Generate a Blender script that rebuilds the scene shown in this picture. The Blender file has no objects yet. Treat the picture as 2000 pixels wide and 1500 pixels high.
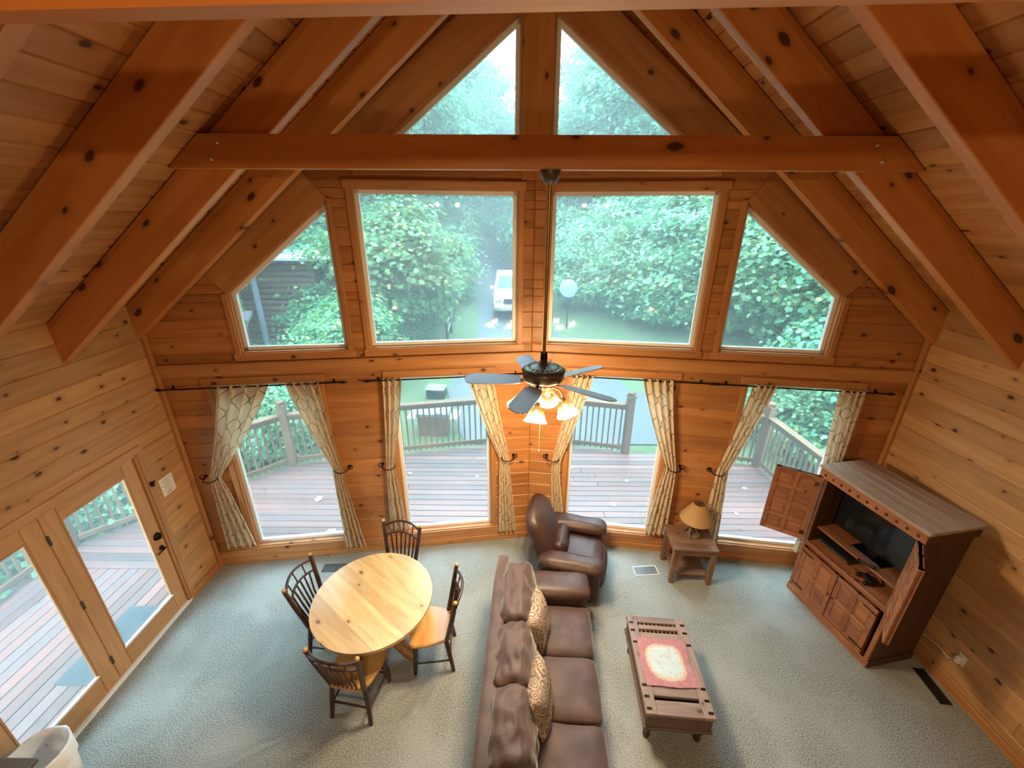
import bpy, bmesh, math, random
import numpy as np
from mathutils import Vector, Matrix, Euler, noise
random.seed(7); RNG = np.random.default_rng(7)
SC = bpy.context.scene; COL = SC.collection
# ---------------------------------------------------------------- camera, world, exposure
def setup_view():
    cam = bpy.data.cameras.new('camera'); co = bpy.data.objects.new('camera', cam); COL.objects.link(co)
    cam.sensor_width = 36; cam.lens = 807.64 / 2000 * 36; cam.clip_start = 0.05; cam.clip_end = 400
    p, yw, r = 0.3844, -0.0043, 0.0048
    fwd = Vector((math.sin(yw) * math.cos(p), math.cos(yw) * math.cos(p), -math.sin(p)))
    rt = Vector((math.cos(yw), -math.sin(yw), 0)); up = rt.cross(fwd)
    c, s = math.cos(r), math.sin(r)
    R, U = rt * c + up * s, up * c - rt * s
    co.matrix_world = Matrix(((R.x, U.x, -fwd.x, -0.222), (R.y, U.y, -fwd.y, 0), (R.z, U.z, -fwd.z, 4.48), (0, 0, 0, 1)))
    SC.camera = co
    w = bpy.data.worlds.new('overcast_sky'); SC.world = w; w.use_nodes = True
    bg = w.node_tree.nodes['Background']; bg.inputs[0].default_value = (0.60, 0.85, 1.0, 1); bg.inputs[1].default_value = 20.0
    vs = SC.view_settings; vs.view_transform = 'Standard'; vs.look = 'None'; vs.gamma = 1; vs.use_curve_mapping = False
    vs.exposure = -0.45
    cy = SC.cycles; cy.use_denoising = True; cy.use_adaptive_sampling = True; cy.adaptive_threshold = .035
    cy.max_bounces = 8; cy.diffuse_bounces = 3; cy.glossy_bounces = 3; cy.transmission_bounces = 6; cy.transparent_max_bounces = 10
    cy.sample_clamp_indirect = 8; cy.caustics_reflective = False; cy.caustics_refractive = False
setup_view()
FAN_W, LOFT_W, FILL_W = 150, 330, 16

# ---------------------------------------------------------------- room dimensions (metres)
W, YC, DY = 4.25, 4.34, 0.61          # half width, corner depth, depth of the prow
YB = -3.6                               # back wall
MS = 0.805; RZ = 6.66; CZ = 7.03        # roof slope, rafter underside and ceiling height at the ridge
V = Vector

# ---------------------------------------------------------------- material helpers
class NT:
    def __init__(s, name):
        s.m = bpy.data.materials.new(name); s.m.use_nodes = True; s.t = s.m.node_tree
        s.b = s.t.nodes['Principled BSDF']; s.out = s.t.nodes['Material Output']
    def n(s, typ, **kw):
        nd = s.t.nodes.new(typ)
        for k, v in kw.items():
            if k.startswith('i_'):
                nd.inputs[int(k[2:])].default_value = v
            else: setattr(nd, k, v)
        return nd
    def l(s, a, b): s.t.links.new(a, b)
    def math(s, op, a, b=None, c=None):
        nd = s.n('ShaderNodeMath', operation=op)
        for i, x in enumerate((a, b, c)):
            if x is None: continue
            if isinstance(x, (int, float)): nd.inputs[i].default_value = x
            else: s.l(x, nd.inputs[i])
        return nd.outputs[0]
    def mix(s, f, a, b, blend='MIX'):
        nd = s.n('ShaderNodeMix', data_type='RGBA', blend_type=blend)
        for i, x in ((0, f), (6, a), (7, b)):
            if isinstance(x, (int, float)): nd.inputs[i].default_value = x
            elif isinstance(x, tuple): nd.inputs[i].default_value = (*x, 1) if len(x) == 3 else x
            else: s.l(x, nd.inputs[i])
        return nd.outputs[2]
    def coord(s, scale=(1, 1, 1), rand=True, kind='Object'):
        tc = s.n('ShaderNodeTexCoord'); v = tc.outputs[kind]
        if rand:
            oi = s.n('ShaderNodeObjectInfo'); cb = s.n('ShaderNodeCombineXYZ')
            for i, k in enumerate((41.0, 17.0, 29.0)): s.l(s.math('MULTIPLY', oi.outputs['Random'], k), cb.inputs[i])
            ad = s.n('ShaderNodeVectorMath', operation='ADD'); s.l(v, ad.inputs[0]); s.l(cb.outputs[0], ad.inputs[1]); v = ad.outputs[0]
        mp = s.n('ShaderNodeMapping'); mp.inputs['Scale'].default_value = scale; s.l(v, mp.inputs[0])
        return mp.outputs[0]
    def noise(s, vec, scale=1, detail=3, dist=0, rough=.5):
        nd = s.n('ShaderNodeTexNoise'); nd.inputs['Scale'].default_value = scale; nd.inputs['Detail'].default_value = detail
        nd.inputs['Distortion'].default_value = dist; nd.inputs['Roughness'].default_value = rough
        s.l(vec, nd.inputs['Vector']); return nd.outputs['Fac']
    def ramp(s, f, lo, hi):
        nd = s.n('ShaderNodeMapRange', interpolation_type='SMOOTHSTEP'); nd.inputs[1].default_value = lo; nd.inputs[2].default_value = hi
        s.l(f, nd.inputs[0]); return nd.outputs[0]
    def col(s, c): s.b.inputs['Base Color'].default_value = (*c, 1) if isinstance(c, tuple) else s.b.inputs['Base Color'].default_value
    def link_col(s, o): s.l(o, s.b.inputs['Base Color'])
    def set(s, **kw):
        for k, v in kw.items(): s.b.inputs[k.replace('_', ' ')].default_value = v
        return s
    def bump(s, h, strength=.3, dist=.01):
        nd = s.n('ShaderNodeBump'); nd.inputs['Strength'].default_value = strength; nd.inputs['Distance'].default_value = dist
        s.l(h, nd.inputs['Height']); s.l(nd.outputs[0], s.b.inputs['Normal'])

def plain(name, c, rough=.5, metal=0, **kw):
    n = NT(name); n.col(c); n.set(Roughness=rough, Metallic=metal, **kw); return n.m
def wood(name, c1, c2, knot=(.05, .014, .010), rough=.5, knots=.5, var=.35, gs=(1.1, 13, 13), ks=(2.9, 4.6, 1), kr=.068, coat=0):
    """boards: local X runs along the grain"""
    n = NT(name); v = n.coord(gs)
    g = n.noise(v, 1, 4, .8); g2 = n.noise(n.coord((2.2, 60, 60)), 1, 2)
    base = n.mix(n.ramp(g, .3, .72), c1, c2)
    base = n.mix(n.math('MULTIPLY', g2, .35), base, tuple(x * .62 for x in c2))
    oi = n.n('ShaderNodeObjectInfo')
    k = n.math('ADD', n.math('MULTIPLY', oi.outputs['Random'], var), 1 - var * .55)
    hs = n.n('ShaderNodeHueSaturation'); n.l(base, hs.inputs['Color']); n.l(k, hs.inputs['Value']); base = hs.outputs[0]
    if knots:
        kv = n.coord(ks); vo = n.n('ShaderNodeTexVoronoi', voronoi_dimensions='2D'); n.l(kv, vo.inputs['Vector']); vo.inputs['Scale'].default_value = 1
        sp = n.n('ShaderNodeSeparateColor'); n.l(vo.outputs['Color'], sp.inputs[0])
        sel = n.math('GREATER_THAN', sp.outputs[0], 1 - knots)
        wob = n.math('ADD', vo.outputs['Distance'], n.math('MULTIPLY', n.noise(n.coord((14, 20, 20)), 1, 2), .07))
        rad = n.math('MULTIPLY', n.math('ADD', sp.outputs[1], .4), kr)
        spot = n.n('ShaderNodeMapRange', interpolation_type='SMOOTHSTEP')
        n.l(wob, spot.inputs[0]); n.l(rad, spot.inputs[2]); n.l(n.math('ADD', rad, .06), spot.inputs[1])
        halo = n.n('ShaderNodeMapRange', interpolation_type='SMOOTHSTEP'); n.l(wob, halo.inputs[0]); n.l(n.math('ADD', rad, .02), halo.inputs[2]); n.l(n.math('ADD', rad, .20), halo.inputs[1])
        base = n.mix(n.math('MULTIPLY', n.math('MULTIPLY', sel, halo.outputs[0]), .38), base, tuple(.45 * x + .55 * y for x, y in zip(c2, knot)))
        f = n.math('MULTIPLY', sel, spot.outputs[0]); base = n.mix(n.math('MULTIPLY', f, .93), base, knot)
    n.link_col(base); n.set(Roughness=rough); n.bump(g2, .12, .004)
    if coat: n.set(Coat_Weight=coat, Coat_Roughness=.25)
    return n.m
M = {}
M['pine'] = wood('pine_wall', (.60, .33, .14), (.47, .235, .09), rough=.42)
M['pine_front'] = wood('pine_stained', (.50, .215, .070), (.37, .138, .038), rough=.42)
M['pine_ceiling'] = wood('pine_ceiling', (.55, .27, .095), (.41, .17, .05), rough=.5, kr=.09)
M['rafter'] = wood('pine_rafter', (.60, .265, .075), (.48, .175, .042), rough=.45, gs=(.9, 8, 8), ks=(2.2, 4.4, 1), knots=.55, kr=.10, var=.2)
M['trim'] = wood('pine_trim', (.54, .25, .088), (.42, .17, .052), rough=.4, knots=.3, var=.22)
M['door_wood'] = wood('fir_door', (.60, .33, .15), (.50, .25, .10), rough=.4, knots=.0, var=.15)
M['table_top'] = wood('pale_pine_planks', (.80, .55, .27), (.64, .39, .165), knot=(.20, .09, .035), rough=.3, knots=.4, var=.34, gs=(1.6, 11, 11), coat=.35)
M['seat'] = wood('chair_pine', (.72, .40, .13), (.60, .29, .08), rough=.28, knots=.2, gs=(2, 14, 14), coat=.4)
M['log'] = wood('peeled_log', (.42, .20, .085), (.26, .11, .045), rough=.5, knots=.4)
M['bark'] = wood('hickory_bark', (.075, .030, .022), (.022, .009, .008), rough=.38, knots=0, gs=(9, 26, 26), coat=.25)
M['bark_tip'] = plain('cut_hickory_end', (.55, .30, .11), .5)
M['oldwood'] = wood('weathered_teak', (.17, .105, .085), (.10, .058, .046), knot=(.05, .02, .012), rough=.55, knots=.3, gs=(2, 16, 16))
M['oldtop'] = wood('worn_tabletop', (.30, .215, .19), (.20, .14, .12), knot=(.06, .025, .015), rough=.5, knots=.35, gs=(2, 16, 16))
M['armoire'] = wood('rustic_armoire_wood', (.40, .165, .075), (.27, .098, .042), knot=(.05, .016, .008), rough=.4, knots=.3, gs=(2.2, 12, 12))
M['armoire_shaded'] = wood('armoire_shaded_wood', (.095, .040, .020), (.055, .022, .011), rough=.5, knots=.25, gs=(2, 12, 12))  # armoire wood with the shade of its side and interior put into the colour
M['armoire_top'] = wood('armoire_skylit_top', (.38, .27, .20), (.25, .17, .12), rough=.3, knots=.3, gs=(2, 12, 12))  # weathered grey-brown, lightened to paint in the sky reflected on top
M['deck'] = wood('wet_deck_board', (.27, .108, .088), (.13, .092, .092), knot=(.03, .018, .015), rough=.42, knots=.2, var=.55, gs=(.5, 7, 7))
M['rail'] = wood('weathered_rail', (.21, .11, .058), (.135, .075, .042), rough=.65, knots=.2, var=.25)
M['sidetable'] = wood('side_table_wood', (.26, .145, .09), (.17, .09, .055), rough=.45, knots=.3, gs=(2, 12, 12))
M['white'] = plain('white_vinyl', (.80, .82, .82), .4)
M['white_matte'] = plain('white_plastic', (.78, .77, .74), .5)
M['black'] = plain('black_iron', (.015, .013, .012), .45, .6)
M['bronze'] = plain('oiled_bronze', (.11, .09, .07), .38, .6)
M['brass'] = plain('antique_brass', (.32, .21, .09), .35, .9)
M['blade'] = plain('fan_blade_grey', (.27, .27, .32), .45)
M['tv'] = plain('tv_gloss_black', (.006, .006, .007), .15)
M['tv_screen'] = plain('tv_screen', (.008, .011, .014), .08)
M['dark_plastic'] = plain('dark_plastic', (.012, .012, .013), .4)
M['silver'] = plain('silver_trim', (.55, .50, .40), .3, .8)
M['vent'] = plain('vent_bronze', (.07, .065, .06), .5, .5)
M['asphalt'] = None
def mk_misc():
    n = NT('carpet'); v = n.coord((1, 1, 1), False)
    fine = n.noise(v, 105, 2); mid = n.noise(v, 30, 3); big = n.noise(v, 1.6, 3, .6)
    c = n.mix(n.ramp(fine, .40, .60), (.106, .117, .112), (.39, .40, .385))
    c = n.mix(n.ramp(mid, .38, .62), n.mix(.4, c, (.24, .265, .26)), c)
    c = n.mix(n.math('MULTIPLY', n.ramp(big, .35, .7), .36), c, (.40, .42, .41))
    n.link_col(c); n.set(Roughness=.95); n.bump(fine, .35, .01); M['carpet'] = n.m
    n = NT('brown_microfibre'); v = n.coord((1, 1, 1))
    a = n.noise(v, 6, 4); f = n.noise(v, 160, 2)
    n.link_col(n.mix(n.ramp(a, .3, .7), (.041, .019, .017), (.076, .038, .034))); n.set(Roughness=.62, Sheen_Weight=.35, Sheen_Roughness=.5)
    n.bump(n.math('ADD', n.math('MULTIPLY', f, .25), n.noise(v, 11, 4)), .22, .02); M['sofa'] = n.m
    n = NT('brown_leather'); v = n.coord((1, 1, 1)); a = n.noise(v, 5, 4)
    n.link_col(n.mix(n.ramp(a, .3, .7), (.038, .017, .015), (.068, .033, .029))); n.set(Roughness=.48)
    n.bump(n.noise(v, 13, 4), .25, .02); M['leather'] = n.m
    # curtain: ogee lattice drawn on the cloth's own UVs
    n = NT('trellis_curtain'); tc = n.n('ShaderNodeTexCoord'); sx = n.n('ShaderNodeSeparateXYZ'); n.l(tc.outputs['UV'], sx.inputs[0])
    u = n.math('MULTIPLY', sx.outputs[0], 1 / .20); vv = n.math('MULTIPLY', sx.outputs[1], 2 * math.pi / .33)
    cs = n.math('MULTIPLY', n.math('COSINE', vv), .25)
    def line(e):
        f = n.math('FRACT', e); return n.math('ABSOLUTE', n.math('SUBTRACT', f, .5))
    a = line(n.math('SUBTRACT', u, cs)); b = line(n.math('ADD', n.math('ADD', u, cs), .5))
    d = n.math('MINIMUM', a, b); f = n.ramp(d, .042, .02)
    c = n.mix(f, (.72, .57, .39), (.27, .18, .11))
    n.link_col(c); n.set(Roughness=.85)
    tr = n.n('ShaderNodeBsdfTranslucent'); n.l(c, tr.inputs[0]); mx = n.n('ShaderNodeMixShader'); mx.inputs[0].default_value = .32
    n.l(n.b.outputs[0], mx.inputs[1]); n.l(tr.outputs[0], mx.inputs[2]); n.l(mx.outputs[0], n.out.inputs[0]); M['curtain'] = n.m
    # window glass: clear with a translucent share painting in the washed-out bright veil and a mirror reflection
    n = NT('window_glass'); t = n.n('ShaderNodeBsdfTransparent'); t.inputs[0].default_value = (.95, .985, .975, 1)
    gl = n.n('ShaderNodeBsdfGlossy'); gl.inputs['Roughness'].default_value = .0; fr = n.n('ShaderNodeFresnel'); fr.inputs[0].default_value = 1.5
    veil = n.n('ShaderNodeBsdfTranslucent'); veil.inputs[0].default_value = (.85, .93, .96, 1)
    m1 = n.n('ShaderNodeMixShader'); m1.inputs[0].default_value = .05; n.l(t.outputs[0], m1.inputs[1]); n.l(veil.outputs[0], m1.inputs[2])
    m2 = n.n('ShaderNodeMixShader'); ge = n.n('ShaderNodeNewGeometry'); n.l(n.math('MULTIPLY', n.math('MULTIPLY', fr.outputs[0], 1.5), n.math('SUBTRACT', 1, ge.outputs['Backfacing'])), m2.inputs[0]); n.l(m1.outputs[0], m2.inputs[1]); n.l(gl.outputs[0], m2.inputs[2])
    n.l(m2.outputs[0], n.out.inputs[0]); M['glass'] = n.m
    # lit frosted lamp glass
    n = NT('lit_frosted_glass'); em = n.n('ShaderNodeEmission'); t = n.n('ShaderNodeBsdfTransparent'); t.inputs[0].default_value = (1, .93, .8, 1)
    tc = n.n('ShaderNodeTexCoord'); sx = n.n('ShaderNodeSeparateXYZ'); n.l(tc.outputs['Object'], sx.inputs[0]); g = n.ramp(sx.outputs[2], -.02, -.13)
    n.l(n.mix(g, (1, .46, .10), (1, .80, .46)), em.inputs[0]); n.l(n.math('ADD', n.math('MULTIPLY', g, 6.0), 1.3), em.inputs[1])
    m2 = n.n('ShaderNodeMixShader'); m2.inputs[0].default_value = .32; n.l(em.outputs[0], m2.inputs[1]); n.l(t.outputs[0], m2.inputs[2])
    n.l(m2.outputs[0], n.out.inputs[0]); M['lit_glass'] = n.m
    n = NT('bulb'); em = n.n('ShaderNodeEmission'); em.inputs[0].default_value = (1, .80, .48, 1); em.inputs[1].default_value = 14; n.l(em.outputs[0], n.out.inputs[0]); M['bulb'] = n.m
    n = NT('tan_lampshade'); n.col((.50, .29, .12)); n.set(Roughness=.8); tr = n.n('ShaderNodeBsdfTranslucent'); tr.inputs[0].default_value = (.50, .29, .12, 1)
    mx = n.n('ShaderNodeMixShader'); mx.inputs[0].default_value = .3; n.l(n.b.outputs[0], mx.inputs[1]); n.l(tr.outputs[0], mx.inputs[2]); n.l(mx.outputs[0], n.out.inputs[0]); M['shade'] = n.m
    # paisley pillow
    n = NT('paisley_fabric'); v = n.coord((1, 1, 1)); vo = n.n('ShaderNodeTexVoronoi'); vo.inputs['Scale'].default_value = 12
    wv = n.n('ShaderNodeVectorMath', operation='ADD'); n.l(v, wv.inputs[0]); nz = n.n('ShaderNodeTexNoise'); nz.inputs['Scale'].default_value = 5; n.l(v, nz.inputs[0])
    sc = n.n('ShaderNodeVectorMath', operation='SCALE'); n.l(nz.outputs['Color'], sc.inputs[0]); sc.inputs['Scale'].default_value = .12; n.l(sc.outputs[0], wv.inputs[1]); n.l(wv.outputs[0], vo.inputs['Vector'])
    rings = n.math('SINE', n.math('MULTIPLY', vo.outputs['Distance'], 24))
    c = n.mix(n.ramp(rings, -.2, .3), (.19, .12, .085), (.42, .345, .265)); n.link_col(c); n.set(Roughness=.8); M['paisley'] = n.m
    # pink scarf with a pale centre
    n = NT('pink_scarf'); tc = n.n('ShaderNodeTexCoord'); sx = n.n('ShaderNodeSeparateXYZ'); n.l(tc.outputs['UV'], sx.inputs[0])
    dx = n.math('ABSOLUTE', n.math('SUBTRACT', sx.outputs[0], .5)); dy = n.math('ABSOLUTE', n.math('SUBTRACT', sx.outputs[1], .5))
    r = n.math('POWER', n.math('ADD', n.math('POWER', dx, 3), n.math('POWER', dy, 3)), 1 / 3)
    nz = n.noise(n.coord((1, 1, 1), False, 'UV'), 22, 4); r2 = n.math('ADD', r, n.math('MULTIPLY', n.math('SUBTRACT', nz, .5), .09))
    c = n.mix(n.ramp(r2, .30, .345), (.43, .54, .58), (.50, .39, .29)); c = n.mix(n.ramp(r2, .355, .40), c, (.36, .15, .175))
    nz2 = n.noise(n.coord((1, 1, 1), False, 'UV'), 9, 3); c = n.mix(n.math('MULTIPLY', n.ramp(nz2, .5, .62), .35), c, (.44, .28, .29))
    n.link_col(c); n.set(Roughness=.75); M['scarf'] = n.m
    # outdoors
    def leaf(name, cols, tl=.45):
        n = NT(name); ge = n.n('ShaderNodeNewGeometry'); cr = n.n('ShaderNodeValToRGB'); n.l(ge.outputs['Random Per Island'], cr.inputs[0])
        e = cr.color_ramp.elements
        for i, (p, c) in enumerate(cols):
            el = e[i] if i < 2 else e.new(p)
            el.position = p; el.color = (*c, 1)
        oi = n.n('ShaderNodeObjectInfo'); hs = n.n('ShaderNodeHueSaturation'); n.l(cr.outputs[0], hs.inputs['Color'])
        n.l(n.math('ADD', n.math('MULTIPLY', oi.outputs['Random'], .5), .75), hs.inputs['Value']); n.l(n.math('ADD', n.math('MULTIPLY', oi.outputs['Random'], .05), .475), hs.inputs['Hue'])
        n.link_col(hs.outputs[0]); n.set(Roughness=.5)
        t = n.n('ShaderNodeBsdfTranslucent'); n.l(hs.outputs[0], t.inputs[0]); mx = n.n('ShaderNodeMixShader'); mx.inputs[0].default_value = tl
        n.l(n.b.outputs[0], mx.inputs[1]); n.l(t.outputs[0], mx.inputs[2]); n.l(mx.outputs[0], n.out.inputs[0]); return n.m
    M['leaf'] = leaf('tree_leaves', [(0, (.05, .165, .095)), (1, (.18, .36, .165)), (.5, (.105, .27, .145))])
    M['leaf_bush'] = leaf('bush_leaves', [(0, (.045, .165, .09)), (1, (.16, .36, .165)), (.45, (.095, .275, .15)), (.97, (.20, .40, .16)), (.985, (.46, .42, .13))], .36)
    M['leaf_near'] = leaf('near_leaves', [(0, (.05, .16, .07)), (1, (.22, .40, .14)), (.5, (.11, .28, .12)), (.96, (.20, .38, .14)), (.975, (.60, .50, .12))])
    n = NT('grass'); v = n.coord((1, 1, 1), False); a = n.noise(v, 1.2, 4); b = n.noise(v, 22, 3)
    c = n.mix(n.ramp(b, .3, .7), (.045, .085, .03), (.10, .15, .065)); c = n.mix(n.math('MULTIPLY', n.ramp(a, .5, .7), .45), c, (.12, .105, .08))
    n.link_col(c); n.set(Roughness=.9); n.bump(b, .8, .05); M['grass'] = n.m
    n = NT('bank_soil'); v = n.coord((1, 1, 1), False); a = n.noise(v, 2, 4)
    n.link_col(n.mix(a, (.07, .11, .06), (.17, .18, .12))); n.set(Roughness=.95); M['soil'] = n.m
    n = NT('wet_asphalt'); v = n.coord((1, 1, 1), False); a = n.noise(v, .7, 3); b = n.noise(v, 60, 2)
    n.link_col(n.mix(b, (.06, .066, .072), (.09, .099, .107)))
    mr = n.n('ShaderNodeMapRange'); mr.inputs[1].default_value = .3; mr.inputs[2].default_value = .7; mr.inputs[3].default_value = .35; mr.inputs[4].default_value = .6
    n.l(a, mr.inputs[0]); n.l(mr.outputs[0], n.b.inputs['Roughness']); M['asphalt'] = n.m
    M['bark_tree'] = plain('tree_bark', (.11, .10, .09), .9)
mk_misc()
M['car_white'] = plain('white_car_paint', (.72, .75, .78), .25, 0, Coat_Weight=.6)
M['car_glass'] = plain('car_glass', (.03, .05, .07), .08)
M['rubber'] = plain('rubber', (.02, .02, .02), .8)
M['grey_metal'] = plain('grey_painted_metal', (.22, .25, .29), .4, .2)
M['roof_grey'] = plain('grey_shingles', (.30, .32, .33), .8)
M['dish'] = plain('dish_grey', (.15, .19, .25), .6)
M['dead_leaf'] = plain('pale_dead_leaf', (.62, .55, .40), .7)
M['log_cabin'] = wood('cabin_logs', (.13, .065, .042), (.075, .038, .026), rough=.7, knots=.2)
M['mat'] = plain('dark_doormat', (.045, .06, .07), .95)
M['bag'] = plain('white_liner', (.88, .91, .94), .5)
M['driftwood'] = wood('antler_base', (.22, .15, .09), (.08, .05, .03), rough=.6, knots=0, gs=(8, 20, 20))
M['counter_top'] = plain('dark_counter', (.12, .10, .085), .4)
M['paper'] = plain('white_notice', (.82, .78, .72), .6)
M['ink'] = plain('grey_ink', (.45, .42, .40), .7)

# ---------------------------------------------------------------- geometry helpers
class MB:
    """collects faces for ONE mesh"""
    def __init__(s): s.v = []; s.f = []; s.uv = None; s.smooth = []
    def add(s, vs, fs, smooth=False):
        o = len(s.v); s.v += [tuple(x) for x in vs]; s.f += [tuple(i + o for i in f) for f in fs]; s.smooth += [smooth] * len(fs); return s
    def box(s, c, d, ch=0.0, rot=None):
        hx, hy, hz = d[0] / 2, d[1] / 2, d[2] / 2
        if ch <= 0:
            vs = [(x * hx, y * hy, z * hz) for x in (-1, 1) for y in (-1, 1) for z in (-1, 1)]
            fs = [(0, 1, 3, 2), (4, 6, 7, 5), (0, 4, 5, 1), (2, 3, 7, 6), (0, 2, 6, 4), (1, 5, 7, 3)]
        else:
            ch = min(ch, hx * .45, hy * .45, hz * .45); bm = bmesh.new(); bmesh.ops.create_cube(bm, size=1)
            for q in bm.verts: q.co = V((q.co.x * d[0], q.co.y * d[1], q.co.z * d[2]))
            bmesh.ops.bevel(bm, geom=bm.edges[:], offset=ch, segments=1, affect='EDGES')
            vs = [q.co[:] for q in bm.verts]; bm.verts.index_update(); fs = [tuple(q.index for q in f.verts) for f in bm.faces]; bm.free()
        R = rot.to_matrix() if rot is not None else None
        vs = [tuple((R @ V(q) if R else V(q)) + V(c)) for q in vs]
        return s.add(vs, fs)
    def prism(s, poly, z0, z1):
        """poly in local xy, extruded z0..z1"""
        a = sum(poly[i][0] * poly[(i + 1) % len(poly)][1] - poly[(i + 1) % len(poly)][0] * poly[i][1] for i in range(len(poly)))
        if a < 0: poly = poly[::-1]
        n = len(poly); vs = [(x, y, z0) for x, y in poly] + [(x, y, z1) for x, y in poly]
        fs = [tuple(range(n - 1, -1, -1)), tuple(range(n, 2 * n))] + [(i, (i + 1) % n, n + (i + 1) % n, n + i) for i in range(n)]
        return s.add(vs, fs)
    def tube(s, pts, r, seg=8, cap=True):
        pts = [V(p) for p in pts]; n = len(pts); rs = r if isinstance(r, (list, tuple)) else [r] * n
        vs = []; up = None
        for i, p in enumerate(pts):
            t = (pts[min(i + 1, n - 1)] - pts[max(i - 1, 0)]).normalized()
            if up is None: up = t.orthogonal().normalized()
            a = (up - t * up.dot(t)); a = a.normalized() if a.length > 1e-6 else t.orthogonal().normalized(); up = a; b = t.cross(a)
            vs += [p + (a * math.cos(2 * math.pi * k / seg) + b * math.sin(2 * math.pi * k / seg)) * rs[i] for k in range(seg)]
        fs = [(i * seg + k, i * seg + (k + 1) % seg, (i + 1) * seg + (k + 1) % seg, (i + 1) * seg + k) for i in range(n - 1) for k in range(seg)]
        s.add(vs, fs, True)
        if cap: s.add(vs[:seg], [tuple(range(seg - 1, -1, -1))]); s.add(vs[-seg:], [tuple(range(seg))])
        return s
    def lathe(s, prof, seg=24, c=(0, 0, 0), M4=None, smooth=True):
        vs = []
        for r, z in prof:
            for k in range(seg):
                a = 2 * math.pi * k / seg; q = V((r * math.cos(a), r * math.sin(a), z))
                vs.append((M4 @ q if M4 else q) + V(c))
        n = len(prof)
        fs = [(i * seg + k, i * seg + (k + 1) % seg, (i + 1) * seg + (k + 1) % seg, (i + 1) * seg + k) for i in range(n - 1) for k in range(seg)]
        return s.add(vs, fs, smooth)
    def rbox(s, c, d, r, bulge=(0, 0, 0), n=7, rot=None, wr=0, wf=5, seed=0):
        """rounded, puffed box: cushions, arms"""
        ts = [-1 + 2 * i / n for i in range(n + 1)]; idx = {}; vs = []; fs = []
        H = V(d) / 2; core = V((max(H.x - r, 1e-4), max(H.y - r, 1e-4), max(H.z - r, 1e-4)))
        def key(p):
            k = tuple(round(x, 5) for x in p)
            if k not in idx:
                q = V((p[0] * H.x, p[1] * H.y, p[2] * H.z)); cl = V([max(-core[i], min(core[i], q[i])) for i in range(3)])
                dd = q - cl; q2 = cl + (dd.normalized() * r if dd.length > 1e-6 else dd)
                for i in range(3):
                    j, l = (i + 1) % 3, (i + 2) % 3
                    q2[i] += p[i] * bulge[i] * max(0, math.cos(p[j] * math.pi / 2)) * max(0, math.cos(p[l] * math.pi / 2)) if abs(p[i]) > .99 else 0
                if wr:
                    w = noise.noise(q2 * wf + V((seed * 7.3, seed * 3.1, seed))) * wr + noise.noise(q2 * wf * 2.3 + V((seed, 5, 2))) * wr * .5
                    q2 = q2 + (q2.normalized() * w)
                idx[k] = len(vs); vs.append(q2)
            return idx[k]
        for ax in range(3):
            for sg in (-1, 1):
                for i in range(n):
                    for j in range(n):
                        def pt(a, b):
                            p = [0, 0, 0]; p[ax] = sg; p[(ax + 1) % 3] = a; p[(ax + 2) % 3] = b; return key(p)
                        q = (pt(ts[i], ts[j]), pt(ts[i + 1], ts[j]), pt(ts[i + 1], ts[j + 1]), pt(ts[i], ts[j + 1]))
                        fs.append(q if sg > 0 else q[::-1])
        R = rot.to_matrix() if rot is not None else None
        vs = [(R @ q if R else q) + V(c) for q in vs]
        return s.add(vs, fs, True)
    def mesh(s, name, mat):
        me = bpy.data.meshes.new(name); me.from_pydata(s.v, [], s.f)
        me.polygons.foreach_set('use_smooth', s.smooth)
        if s.uv:
            ul = me.uv_layers.new(name='UVMap')
            for lp in me.loops: ul.data[lp.index].uv = s.uv[lp.vertex_index]
        if mat is not None: me.materials.append(mat if not isinstance(mat, str) else M[mat])
        me.update(); return me
def link(name, data, parent=None, loc=(0, 0, 0), rot=None, mat4=None):
    o = bpy.data.objects.new(name, data); COL.objects.link(o)
    if parent is not None: o.parent = parent
    if mat4 is not None: o.matrix_local = mat4
    else:
        o.location = loc
        if rot is not None: o.rotation_euler = rot
    return o
def ob(name, mb, mat, parent=None, loc=(0, 0, 0), rot=None): return link(name, mb.mesh(name, mat), parent, loc, rot)
def tag(o, label=None, cat=None, group=None, kind=None):
    for k, v in (('label', label), ('category', cat), ('group', group), ('kind', kind)):
        if v: o[k] = v
    return o
def empty(name, loc=(0, 0, 0), rz=0): return link(name, None, None, loc, (0, 0, rz))
def thing(name, label, cat, loc=(0, 0, 0), rz=0, group=None): return tag(empty(name, loc, rz), label, cat, group)
def struct(name, label, cat=None): return tag(empty(name), label, cat, None, 'structure')
def copy_tree(o, parent=None):
    c = o.copy(); COL.objects.link(c); c.parent = parent
    for ch in list(o.children): copy_tree(ch, c)
    return c
_cache = {}
def frame(p0, xd, yd):
    x = V(xd).normalized(); y = V(yd); y = (y - x * y.dot(x)).normalized(); z = x.cross(y)
    return Matrix(((x.x, y.x, z.x, p0[0]), (x.y, y.y, z.y, p0[1]), (x.z, y.z, z.z, p0[2]), (0, 0, 0, 1)))
def board(name, p0, p1, wdir, w, t, mat, parent=None, ch=.005):
    """a board from p0 to p1; local X = grain, local Y = width, local Z = thickness"""
    p0, p1 = V(p0), V(p1); L = (p1 - p0).length; k = (round(L, 4), round(w, 4), round(t, 4), ch, mat)
    if k not in _cache: _cache[k] = MB().box((L / 2, 0, 0), (L, w, t), ch).mesh(name, mat)
    return link(name, _cache[k], parent, mat4=frame(p0, p1 - p0, wdir))
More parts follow.
